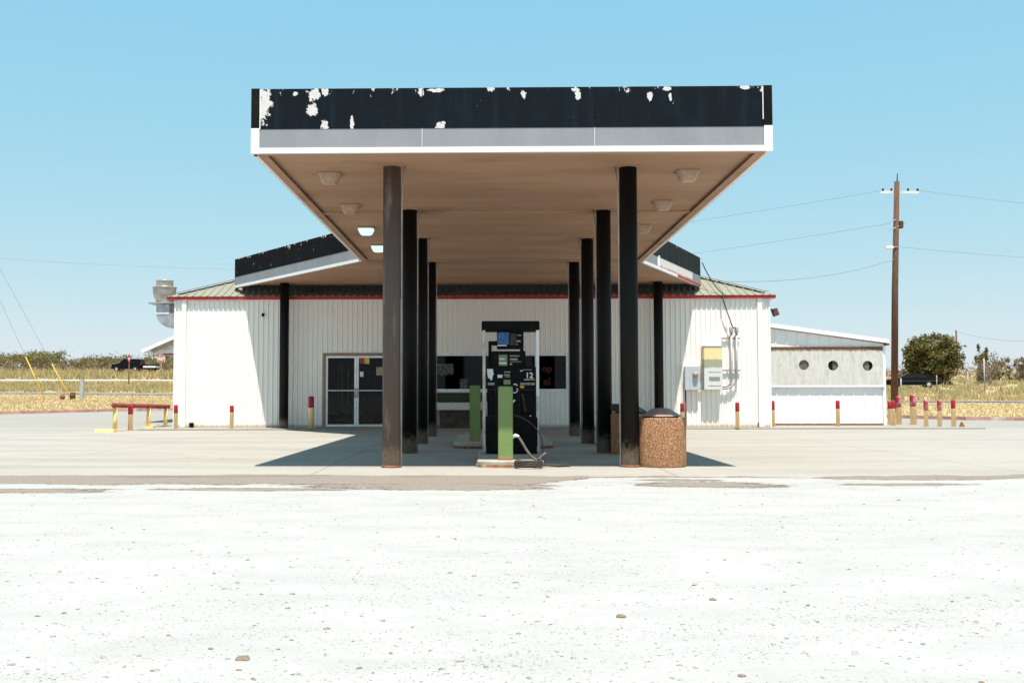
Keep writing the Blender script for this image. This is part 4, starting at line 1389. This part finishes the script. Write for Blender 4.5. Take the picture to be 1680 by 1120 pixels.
MB().tube(smooth_path([(.32, 15.6, .78), (.5, 15.7, .7), (.65, 15.75, .58), (.74, 15.75, .42), (.76, 15.6, .25), (.72, 15.3, .13)]), .008, 6).build('thin_line', 'hose', hs)

# ------------------------------------------------------------------ litter bins
def litter_bin(x, y, lidmat, label):
    t = thing('litter_bin', (x, y, 0), label, 'litter bin', 'stone litter bins by the right columns')
    MB().lathe([(.36, 0), (.368, .008), (.37, .03), (.37, .715), (.366, .728), (.358, .735), (.3, .736)], (x, y, 0), 40).build('body', 'aggregate', t)
    MB().lathe([(.27, .735), (.27, .76)], (x, y, 0), 8, smooth=False).build('lid_neck', 'black', t)
    MB().lathe([(.30, .752), (.312, .757), (.305, .768), (.13, .868), (.11, .875), (0, .876)], (x, y, 0), 8, smooth=False).build('lid', lidmat, t)
litter_bin(2.53, 15.5, 'lid', 'sunlit stone litter bin with faded brown lid beside the front right column')
litter_bin(2.52, 18.75, 'lid_black', 'shaded stone litter bin with black lid behind the front right column')
litter_bin(2.62, 22.1, 'lid_black', 'farthest litter bin, only its black lid showing past the column')

# ------------------------------------------------------------------ utility poles and wires
up = thing('utility_pole', (19.45, 49.7, gz(49.7)), 'tall brown utility pole with crossarm and street lamp right of the annex', 'utility pole')
MB().tube([(19.3, 49.7, gz(49.7)), (19.45, 49.7, 6), (19.66, 49.7, 11.35)], [.17, .15, .12], 12).build('pole', 'wood_pole', up)
ca = MB().bar((19.15, 50.4, 10.97), (20.5, 49.2, 10.72), .1, .12).build('crossarm', 'sign_white', up)
for f in (.05, .28, .72, .97):
    p = Vector((19.15, 50.4, 11.0)).lerp(Vector((20.5, 49.2, 10.75)), f)
    MB().lathe([(.03, .02), (.05, .06), (.05, .12), (.02, .16), (0, .17)], p, 8).build('insulator', 'black', ca)
MB().tube([(19.66, 49.7, 11.3), (19.7, 49.7, 11.75)], [.03, .02], 8).build('pole_pin', 'black', up)
MB().bar((19.2, 49.6, 9.35), (19.62, 49.6, 9.5), .04, .05).build('bracket', 'grey_post', up)
MB().bar((19.2, 49.6, 8.95), (20.0, 49.6, 9.3), .04, .05).build('bracket', 'grey_post', up)
MB().cbox(19.68, 19.86, 49.5, 49.72, 9.05, 9.4, .02).build('connector_box', 'brown_panel', up)
MB().bar((19.55, 49.55, 8.13), (19.3, 49.55, 8.15), .04, .04).build('lamp_arm', 'grey_post', up)
MB().cbox(18.98, 19.35, 49.42, 49.68, 8.02, 8.2, .05).build('street_lamp', 'sign_white', up)
def wire(pts, r, label, mat='wire'):
    tag(MB().tube(pts, r, 5, caps=False).build('wire', mat), label, 'wire', 'overhead wires')
wire(sag((19.2, 50.4, 11.05), (-26, 95, 13.2), 1.0, 24), .008, 'upper wire running left from the crossarm behind the canopy')
wire(sag((19.3, 49.65, 9.3), (-26, 95, 10.6), 1.0, 24), .008, 'lower wire running left from the pole bracket behind the canopy')
wire(sag((19.45, 49.6, 7.55), (8.5, 38.5, 5.3), .35, 16), .010, 'service wire sagging from the pole to the store roof')
wire(sag((20.4, 49.3, 10.85), (62, 58, 11.4), 1.1, 20), .008, 'upper wire running right from the crossarm')
wire(sag((19.75, 49.7, 8.15), (62, 58, 8.9), .9, 20), .008, 'lower wire running right from beside the street lamp')
wire(sag((-75, 118, 18.6), (-18, 105, 13.8), .7, 24), .010, 'faint distant wire crossing the sky left of the store')
fp = MB().tube([(67.4, 150, gz(150)), (67.4, 150, 10.2)], [.16, .12], 8)
tag(fp.build('distant_pole', 'wood_pole'), 'distant bare pole rising behind the big green tree', 'utility pole')
wire(sag((67.4, 150, 10.0), (88, 150, 10.4), 1.6, 20), .022, 'sagging distant wire right of the big tree')

# guy wires, posts on the left grass
def guy(x0, z0, x1, z1, label, y, ext):
    t = thing('guy_wire', (x0, y, gz(y)), label, 'guy wire', 'guy wires on the left grass')
    a, b = Vector((x0, y, z0)), Vector((x1, y, z1))
    MB().tube([a, b], .038, 8).build('guard', 'guy_yellow', t)
    MB().tube([b, a + (b - a) * ext], .013, 5, caps=False).build('strand', 'wire', t)
guy(-33.0, gz(75), -34.5, 3.8, 'guy wire with the longer yellow guard, farthest left', 75, 9)
guy(-31.06, gz(75), -32.55, 3.3, 'guy wire with the shorter yellow guard, beside the wooden stub', 75, 9)
gp = MB().cbox(-30.42, -30.14, 74.9, 75.1, gz(75), 2.17, .02)
tag(gp.build('marker_post', 'grey_post'), 'square grey post standing on the left grass', 'post')
tag(MB().tube([(-30.95, 75, gz(75)), (-30.95, 75, 1.22)], .2, 10).build('wooden_stub', 'wood_pole'), 'short brown stub at the foot of the yellow guy guard', 'stub')
tag(MB().lathe([(.18, 0), (.2, .2), (.16, .32), (0, .36)], (-31.72, 75, gz(75)), 10).build('round_stub', 'rust'), 'low round rusty stub left of the brown stub', 'stub')

# road signs
sg = thing('road_sign', (-44.95, 138, gz(138)), 'red rectangular WRONG WAY sign on a grey post beyond the road', 'road sign')
zt = 1.1 + (645 - 588) * 138 / 1680
sx_ = -44.95
MB().tube([(sx_, 138.04, gz(138)), (sx_, 138.04, zt + .3)], .05, 8).build('post', 'grey_post', sg)
sp = MB().cbox(sx_ - .5, sx_ + .5, 137.96, 138, zt - .4, zt + .4, .012).build('sign_plate', 'sign_white', sg)
MB().box(sx_ - .45, sx_ + .45, 137.95, 137.958, zt - .35, zt + .35).build('sign_face', 'sign_red', sp)
text_mesh('lettering', 'WRONG\nWAY', .29, (sx_, 137.945, zt - .02), 'sign_white', sp, bold=.012, lw=.85)

# ------------------------------------------------------------------ foliage
def leaf_mesh(name, P, size, mat, parent=None, long=1.0, up=0.0):
    n = len(P)
    a = rng.normal(size=(n, 3))
    a[:, 2] *= (1 - up)
    a /= np.linalg.norm(a, axis=1)[:, None] + 1e-9
    b = rng.normal(size=(n, 3))
    b -= a * (a * b).sum(1)[:, None]
    b /= np.linalg.norm(b, axis=1)[:, None] + 1e-9
    s = size * rng.uniform(.6, 1.3, n)[:, None]
    V = np.empty((n, 4, 3))
    V[:, 0] = P - a * s * long
    V[:, 1] = P + b * s * .5
    V[:, 2] = P + a * s * long
    V[:, 3] = P - b * s * .5
    me = bpy.data.meshes.new(name)
    me.vertices.add(n * 4)
    me.vertices.foreach_set('co', V.reshape(-1))
    me.loops.add(n * 4)
    me.loops.foreach_set('vertex_index', np.arange(n * 4, dtype=np.int32))
    me.polygons.add(n)
    me.polygons.foreach_set('loop_start', np.arange(n, dtype=np.int32) * 4)
    me.update(calc_edges=True)
    me.materials.append(M[mat])
    o = bpy.data.objects.new(name, me)
    COL.objects.link(o)
    if parent is not None:
        o.parent = parent
    return o

def crown_points(cl, per, spread):
    """cl: array of clump centres; leaves scatter round each"""
    P = np.repeat(cl, per, axis=0)
    return P + rng.normal(size=P.shape) * np.asarray(spread)

def tree(name, x, y, w, h, d, leaves, lsize, mat, label, cat='tree', trunk=True, clumps=60, group=None, low=.1, bare=0, tmat='bark', stem=.14):
    z = gz(y)
    t = thing(name, (x, y, z), label, cat, group)
    cl = []
    while len(cl) < clumps:
        p = rng.uniform(-1, 1, 3)
        r = np.linalg.norm(p)
        if r > 1.06 or r < .3:
            continue
        cl.append(p)
    cl = np.array(cl)
    cl[:, 0] *= w / 2 * .86
    cl[:, 1] *= d / 2 * .86
    cl[:, 2] = h * low + (cl[:, 2] + 1) / 2 * h * (1 - low) * .94
    P = crown_points(cl, max(1, leaves // clumps), (w * .047, d * .047, h * .042))
    P = P[P[:, 2] > .05]
    leaf_mesh('crown', P, lsize, mat, t)
    tm = MB()
    if trunk:
        tm.tube([(0, 0, -.1), (.05, 0, h * .22), (.0, .05, h * .45)], [stem * 1.3, stem, stem * .6], 9)
    r2 = random.Random(int(abs(x) * 100))
    for c in cl[:: max(1, len(cl) // (26 + bare))]:
        s = Vector((r2.uniform(-.1, .1), 0, h * (r2.uniform(.1, .35) if trunk else .02)))
        e = Vector(c)
        m = s.lerp(e, .5) + Vector((0, 0, h * .04))
        tm.tube([s, m, e], [stem * .45, stem * .28, stem * .06], 5, caps=False)
    tm.build('trunk' if trunk else 'stems', tmat, t, world=False)
    return t
tree('leafy_tree', 46.9, 110, 6.4, 5.55, 5.5, 15000, .17, 'leaf_tree', 'big dense olive green tree right of the utility pole', clumps=150, low=.04, stem=.2)
tree('thin_tree', 51.9, 108, 3.4, 3.7, 3.0, 700, .11, 'leaf_dry', 'sparse half bare tree with pale branches right of the big tree', clumps=44, low=.2, bare=40, tmat='dead_wood', stem=.13)
tree('upright_tree', 53.1, 112, 1.5, 4.3, 1.5, 1500, .13, 'leaf_scrub_green', 'narrow upright leafy tree beside the half bare one', clumps=20, low=.35, stem=.1)
tree('pole_bush', 40.6, 112, 3.4, 4.0, 3.0, 2600, .16, 'leaf_scrub_green', 'olive bush mostly hidden behind the utility pole and annex', 'bush', trunk=False, clumps=30)
for i, (x, y, w_, h_, lab) in enumerate(((59.3, 122, 3.0, 2.6, 'rounded olive bush left of the brown bush at the far right'), (61.9, 122, 3.2, 3.3, 'taller brown bush at the far right'),
                                         (64.6, 124, 3.6, 3.0, 'low bush at the right edge of the picture'), (55.3, 116, 2.4, 1.9, 'small dry shrub below the upright tree'),
                                         (43.2, 108.5, 2.2, 1.7, 'dry shrub behind the roof of the parked sedan'))):
    tree('scrub_bush', x, y, w_, h_, 2.5, 1500, .13, ('leaf_scrub_green', 'leaf_dry', 'leaf_scrub', 'leaf_dry', 'leaf_dry')[i], lab, 'bush', trunk=False, clumps=22, low=.0, tmat='dead_wood', stem=.06)
# roadside thicket on the left and low brush along the far right: nobody could count it
cl = []
for k in range(2300):
    x = rng.uniform(-150, 20)
    y = rng.uniform(156, 170)
    hh = 2.5 + .55 * math.sin(x * .23) + .45 * math.sin(x * .61 + 1) + .35 * math.sin(x * 1.7 + 2)
    cl.append((x, y, gz(y) + hh * rng.uniform(.02, 1) ** .75))
cl = np.array(cl)
top = cl[:, 2] - np.array([gz(y) for y in cl[:, 1]])
hi = crown_points(cl[top > 1.5], 60, (.55, .5, .28))
lo = crown_points(cl[top <= 1.5], 55, (.6, .5, .32))
tag(leaf_mesh('thicket', hi, .16, 'leaf_scrub_green'), 'dense green tops of the roadside thicket on the left', 'thicket', kind='stuff')
tag(leaf_mesh('thicket_undergrowth', lo, .16, 'leaf_scrub', long=1.4), 'brown lower growth of the roadside thicket on the left', 'undergrowth', kind='stuff')
P = np.array([(x, y, gz(y) + rng.uniform(0, 1.0) ** 1.5 * 1.3) for x, y in zip(rng.uniform(36, 110, 9000), rng.uniform(128, 150, 9000))])
tag(leaf_mesh('brush', P, .17, 'leaf_scrub'), 'low brush along the skyline at the right', 'brush', kind='stuff')

def blades(name, n, xr, yr, hgt, wid, mat, label, keep=None, clump=0):
    if clump:
        c = np.column_stack([rng.uniform(*xr, n // clump + 1), rng.uniform(*yr, n // clump + 1)])
        B = np.repeat(c, clump, axis=0)[:n] + rng.normal(size=(n, 2)) * .35
    else:
        B = np.column_stack([rng.uniform(*xr, n), rng.uniform(*yr, n)])
    if keep is not None:
        B = B[np.array([keep(x, y) for x, y in B])]
    n = len(B)
    z = np.array([gz(y) for y in B[:, 1]]) - .02
    h = hgt * rng.uniform(.45, 1.25, n)
    a = rng.uniform(0, 2 * math.pi, n)
    lean = rng.normal(size=(n, 2)) * h[:, None] * .3
    V = np.empty((n, 3, 3))
    V[:, 0, :2] = B + np.column_stack([np.cos(a), np.sin(a)]) * wid
    V[:, 1, :2] = B - np.column_stack([np.cos(a), np.sin(a)]) * wid
    V[:, 2, :2] = B + lean
    V[:, 0, 2] = V[:, 1, 2] = z
    V[:, 2, 2] = z + h
    me = bpy.data.meshes.new(name)
    me.vertices.add(n * 3)
    me.vertices.foreach_set('co', V.reshape(-1))
    me.loops.add(n * 3)
    me.loops.foreach_set('vertex_index', np.arange(n * 3, dtype=np.int32))
    me.polygons.add(n)
    me.polygons.foreach_set('loop_start', np.arange(n, dtype=np.int32) * 3)
    me.update(calc_edges=True)
    me.materials.append(M[mat])
    o = bpy.data.objects.new(name, me)
    COL.objects.link(o)
    return tag(o, label, 'grass', kind='stuff')
def road_y(x):
    P_ = [(-120, 106), (-70, 95), (-38, 88.5), (0, 79), (27, 68.5), (40, 64.5), (110, 50)]
    for (a, ya), (b, yb) in zip(P_, P_[1:]):
        if x <= b:
            return ya + (yb - ya) * (x - a) / (b - a)
    return 50
off_road = lambda x, y: abs(y - road_y(x)) > 3.2 and not (124 < y < 132.5 and x < 25) 
mown = lambda x, y: y > kerb_y(x) + .3 and y < road_y(x) - 2.6
rough = lambda x, y: y > road_y(x) + 2.8 and off_road(x, y)
blades('grass', 26000, (-48, -12), (46, 92), .13, .05, 'grass_short', 'mown dry grass between the kerb and the road on the left', mown)
blades('grass', 16000, (12, 48), (40, 70), .11, .04, 'grass_short', 'mown dry grass between the kerb and the road on the right', mown)
blades('tall_grass', 26000, (-75, -20), (88, 126), .45, .06, 'grass', 'rough tall grass between the two roads on the left', lambda x, y: rough(x, y) and y < 120, 14)
blades('tall_grass', 14000, (-90, -20), (132, 157), 1.0, .08, 'grass', 'rough tall grass along the foot of the thicket', None, 14)
blades('tall_grass', 34000, (20, 85), (62, 130), .38, .06, 'grass', 'rough tall grass beyond the road on the right', lambda x, y: y > road_y(x) + 2.8, 14)

# wire fence on the right
fc = thing('wire_fence', (45, 84, gz(84)), 'thin wire fence on slim posts across the right field', 'fence')
fpts = [(33, 83.5), (36, 83.8), (38.6, 84), (41.4, 84.3), (43.8, 84.6), (46.3, 85), (48.6, 85.2), (51, 85.5), (54, 86), (58, 86.5)]
for i, (x, y) in enumerate(fpts):
    MB().tube([(x, y, gz(y) - .05), (x, y, gz(y) + (1.3 + .25 * (i % 3)))], .04 if i % 3 else .055, 6).build('fence_post', 'dead_wood' if i % 2 else 'grey_post', fc)
for z in (.4, .75, 1.1):
    MB().tube([(x, y, gz(y) + z) for x, y in fpts], .008, 4, caps=False).build('strand', 'wire', fc)
tag(MB().tube([(40.5, 85.2, gz(85.2)), (40.5, 85.2, gz(85.2) + 2.9)], .05, 8).build('white_post', 'grey_post'), 'tall thin white post rising above the wire fence', 'post')

# second sign, seen nearly edge on, with a rusty post
s2 = thing('yield_sign', (-38.6, 108, gz(108)), 'narrow red and white sign seen edge on atop a rusty post', 'road sign')
MB().tube([(-38.6, 108, gz(108) - .3), (-38.6, 108, 5.2)], .055, 8).build('post', 'rust', s2)
m_ = MB().prism([(-.38, .33), (.38, .33), (0, -.4)], -.015, .015)
m_.move(Matrix.Translation((-38.6, 107.93, 4.72)) @ Matrix.Rotation(R(68), 4, 'Z'))
pl_ = m_.build('sign_plate', 'sign_red', s2)
m_ = MB().prism([(-.2, .23), (.2, .23), (0, -.18)], -.024, -.0155)
m_.move(Matrix.Translation((-38.6, 107.93, 4.72)) @ Matrix.Rotation(R(68), 4, 'Z'))
m_.build('sign_centre', 'sign_white', pl_)
MB().cbox(-38.66, -38.54, 107.9, 107.98, 5.05, 5.25, .01).build('post_cap', 'sign_red', s2)

# ------------------------------------------------------------------ vehicles
def car(name, prof, glass, width, wheels, wr_, loc, rz, label, cat, mat='car_black', tails=(), heads=()):
    """prof: side outline (x, z) of the body, front at -x; glass: list of side window outlines"""
    t = thing(name, (0, 0, 0), label, cat)
    bm = bmesh.new()
    n = len(prof)
    w2 = width / 2
    zmax = max(z for x, z in prof)
    def half(z):
        return w2 * (1 - .22 * max(0, (z - .85) / (zmax - .85)))
    va = [bm.verts.new((x, -half(z), z)) for x, z in prof]
    vb = [bm.verts.new((x, half(z), z)) for x, z in prof]
    bm.faces.new(va)
    bm.faces.new(list(reversed(vb)))
    for i in range(n):
        bm.faces.new((va[i], vb[i], vb[(i + 1) % n], va[(i + 1) % n]))
    bmesh.ops.recalc_face_normals(bm, faces=bm.faces[:])
    bmesh.ops.bevel(bm, geom=[e for e in bm.edges if (e.verts[0].co - e.verts[1].co).length > .05], offset=.05, segments=2, affect='EDGES')
    body = MB().bm(bm).build('body', mat, t, world=False)
    for g in glass:
        for s in (-1, 1):
            vs = [(x, s * (half(z) + .006), z) for x, z in g] + [(x, s * (half(z) - .02), z) for x, z in g]
            k = len(g)
            MB().add(vs, [tuple(range(k)), tuple(reversed(range(k, 2 * k)))] + [(i, (i + 1) % k, k + (i + 1) % k, k + i) for i in range(k)]).build('window', 'black_plastic', body, world=False)
    for x in wheels:
        for s in (-1, 1):
            m1 = MB().lathe([(wr_ * .62, -.1), (wr_ * .95, -.1), (wr_, -.06), (wr_, .06), (wr_ * .95, .1), (wr_ * .62, .1)], (0, 0, 0), 20)
            m1.move(Matrix.Translation((x, s * (w2 - .08), wr_)) @ Matrix.Rotation(R(90), 4, 'X'))
            wh = m1.build('wheel', 'tyre', t, world=False)
            m2 = MB().lathe([(0, .09), (wr_ * .3, .105), (wr_ * .6, .095), (wr_ * .62, -.095), (0, -.1)], (0, 0, 0), 16)
            m2.move(Matrix.Translation((x, s * (w2 - .08), wr_)) @ Matrix.Rotation(R(90), 4, 'X'))
            m2.build('rim', 'alu', wh, world=False)
    for (x0, x1, y0, y1, z0, z1) in tails:
        MB().cbox(x0, x1, y0, y1, z0, z1, .01).build('tail_lamp', 'tail', t, world=False)
    for (x0, x1, y0, y1, z0, z1) in heads:
        MB().cbox(x0, x1, y0, y1, z0, z1, .01).build('headlamp', 'headlamp', t, world=False)
    t.location = loc
    t.rotation_euler = (0, 0, rz)
    return t
sedan = [(-2.4, .3), (-2.42, .6), (-2.3, .78), (-1.2, .95), (-.35, 1.4), (.3, 1.46), (.9, 1.42), (1.75, 1.08), (2.3, 1.02), (2.4, .85), (2.42, .5), (2.3, .28)]
sg_ = [[(-1.05, .98), (-.38, 1.33), (.2, 1.38), (.2, .98)], [(.26, .98), (.26, 1.38), (.85, 1.34), (1.45, 1.05), (1.4, .98)]]
cs = car('sedan', sedan, sg_, 1.82, (-1.45, 1.42), .33, (40.1, 99, gz(99) + .12), R(-14), 'black sedan parked in the grass behind the utility pole', 'car',
         tails=((2.36, 2.425, -.88, -.45, .78, .95), (2.36, 2.425, .45, .88, .78, .95)), heads=((-2.42, -2.36, -.85, -.5, .6, .72),))
MB().cbox(2.405, 2.44, -.26, .26, .62, .74, .006).build('number_plate', 'sign_white', cs, world=False)
MB().cbox(2.36, 2.46, -.86, .86, .36, .52, .02).build('bumper', 'black_plastic', cs, world=False)
suv = [(-2.2, .45), (-2.25, .95), (-2.1, 1.1), (-1.15, 1.2), (-.6, 1.75), (-.2, 1.86), (1.7, 1.86), (2.05, 1.75), (2.15, 1.1), (2.15, .5), (2.0, .42)]
vg = [[(-.95, 1.22), (-.55, 1.62), (-.1, 1.72), (-.1, 1.22)], [(-.02, 1.22), (-.02, 1.72), (.8, 1.72), (.8, 1.22)], [(.88, 1.22), (.88, 1.72), (1.6, 1.7), (1.75, 1.22)]]
sv = car('pickup_truck', suv, vg, 1.9, (-1.4, 1.35), .38, (-52.6, 147, gz(147) + .55), R(-4), 'black truck on the far road before the thicket', 'truck',
         tails=((2.12, 2.17, -.93, -.7, .9, 1.25), (2.12, 2.17, .7, .93, .9, 1.25)), heads=((-2.27, -2.2, -.9, -.6, .82, 1.0), (-2.27, -2.2, .6, .9, .82, 1.0)))
MB().bar((-.1, -.65, 1.9), (1.6, -.65, 1.9), .04, .04).build('roof_rail', 'alu', sv, world=False)
tr = thing('flatbed_trailer', (-49.35, 147, gz(147) + .55), 'low trailer with silver side behind the black truck', 'trailer')
x_, y_, z_ = -49.35, 147, gz(147) + .55
MB().cbox(x_ - .85, x_ + .95, y_ - .9, y_ + .9, z_ + .85, z_ + 1.05, .02).build('top_rail', 'black', tr)
MB().cbox(x_ - .85, x_ + .95, y_ - .92, y_ + .88, z_ + .58, z_ + .85, .02).build('side_board', 'alu', tr)
MB().cbox(x_ - .85, x_ + .95, y_ - .9, y_ + .9, z_ + .35, z_ + .58, .02).build('frame', 'black', tr)
for s in (-.8, .8):
    m1 = MB().lathe([(.15, -.08), (.3, -.08), (.32, 0), (.3, .08), (.15, .08)], (0, 0, 0), 16)
    m1.move(Matrix.Translation((x_ + .2, y_ + s, z_ + .32)) @ Matrix.Rotation(R(90), 4, 'X'))
    m1.build('wheel', 'tyre', tr)

# ------------------------------------------------------------------ stones on the gravel
def pebbles(name, n, mat, smin, smax, label):
    me_v, me_f = [], []
    base = [(1, 0, 0), (0, 1, 0), (-1, 0, 0), (0, -1, 0), (0, 0, .8), (.6, .6, .45), (-.6, .6, .45), (-.6, -.6, .45), (.6, -.6, .45)]
    faces = [(0, 5, 8), (0, 1, 5), (1, 6, 5), (1, 2, 6), (2, 7, 6), (2, 3, 7), (3, 8, 7), (3, 0, 8), (5, 4, 8), (5, 6, 4), (6, 7, 4), (7, 8, 4)]
    for k in range(n):
        y = 3.2 + 9.4 * rnd.random() ** 1.4
        x = rnd.uniform(-.62, .62) * y
        s = rnd.uniform(smin, smax) * (1 if rnd.random() < .93 else 2.0)
        a = rnd.uniform(0, 6.28)
        ca_, sa_ = math.cos(a), math.sin(a)
        o = len(me_v)
        ax, ay, az = s * rnd.uniform(.8, 1.4), s * rnd.uniform(.6, 1), s * rnd.uniform(.4, .8)
        for vx, vy, vz in base:
            j = rnd.uniform(.8, 1.2)
            vx, vy, vz = vx * ax * j, vy * ay * j, vz * az * j
            me_v.append((x + vx * ca_ - vy * sa_, y + vx * sa_ + vy * ca_, .017 + vz))
        me_f += [tuple(i + o for i in f) for f in faces]
    mb = MB().add(me_v, me_f)
    tag(mb.build(name, mat), label, 'gravel', kind='stuff')
M['pebble_mix'] = m_leaf('pebble_mix', (.36, .34, .32), (.26, .24, .22), (.2, .14, .1), 3, 0)
pebbles('gravel', 9000, 'pebble_mix', .003, .009, 'small loose stones scattered over the white gravel')
def rock(x, y, s, label, mat='rock', flat=.6):
    bm = bmesh.new()
    bmesh.ops.create_icosphere(bm, subdivisions=2, radius=1)
    r2 = random.Random(int(x * 1000))
    for v in bm.verts:
        k = r2.uniform(.78, 1.15)
        v.co = Vector((v.co.x * s * k * 1.25, v.co.y * s * k, max(-.1, v.co.z) * s * k * flat))
    o = MB().bm(bm).build('rock', mat)
    o.location = (x, y, .02)
    tag(o, label, 'rock', 'rocks on the gravel')
rock(-1.02, 4.22, .026, 'pale brown rock nearest the bottom edge of the picture', 'rock')
rock(.62, 5.03, .022, 'small brown rock on the gravel below the litter bin', 'rock')
rock(-2.03, 6.15, .022, 'pale rock on the gravel left of the worn column', 'stone')
rock(1.15, 5.45, .016, 'tiny brown rock right of the small brown one', 'rock')
rock(.95, 4.0, .014, 'dark chip at the bottom edge of the gravel', 'rock')
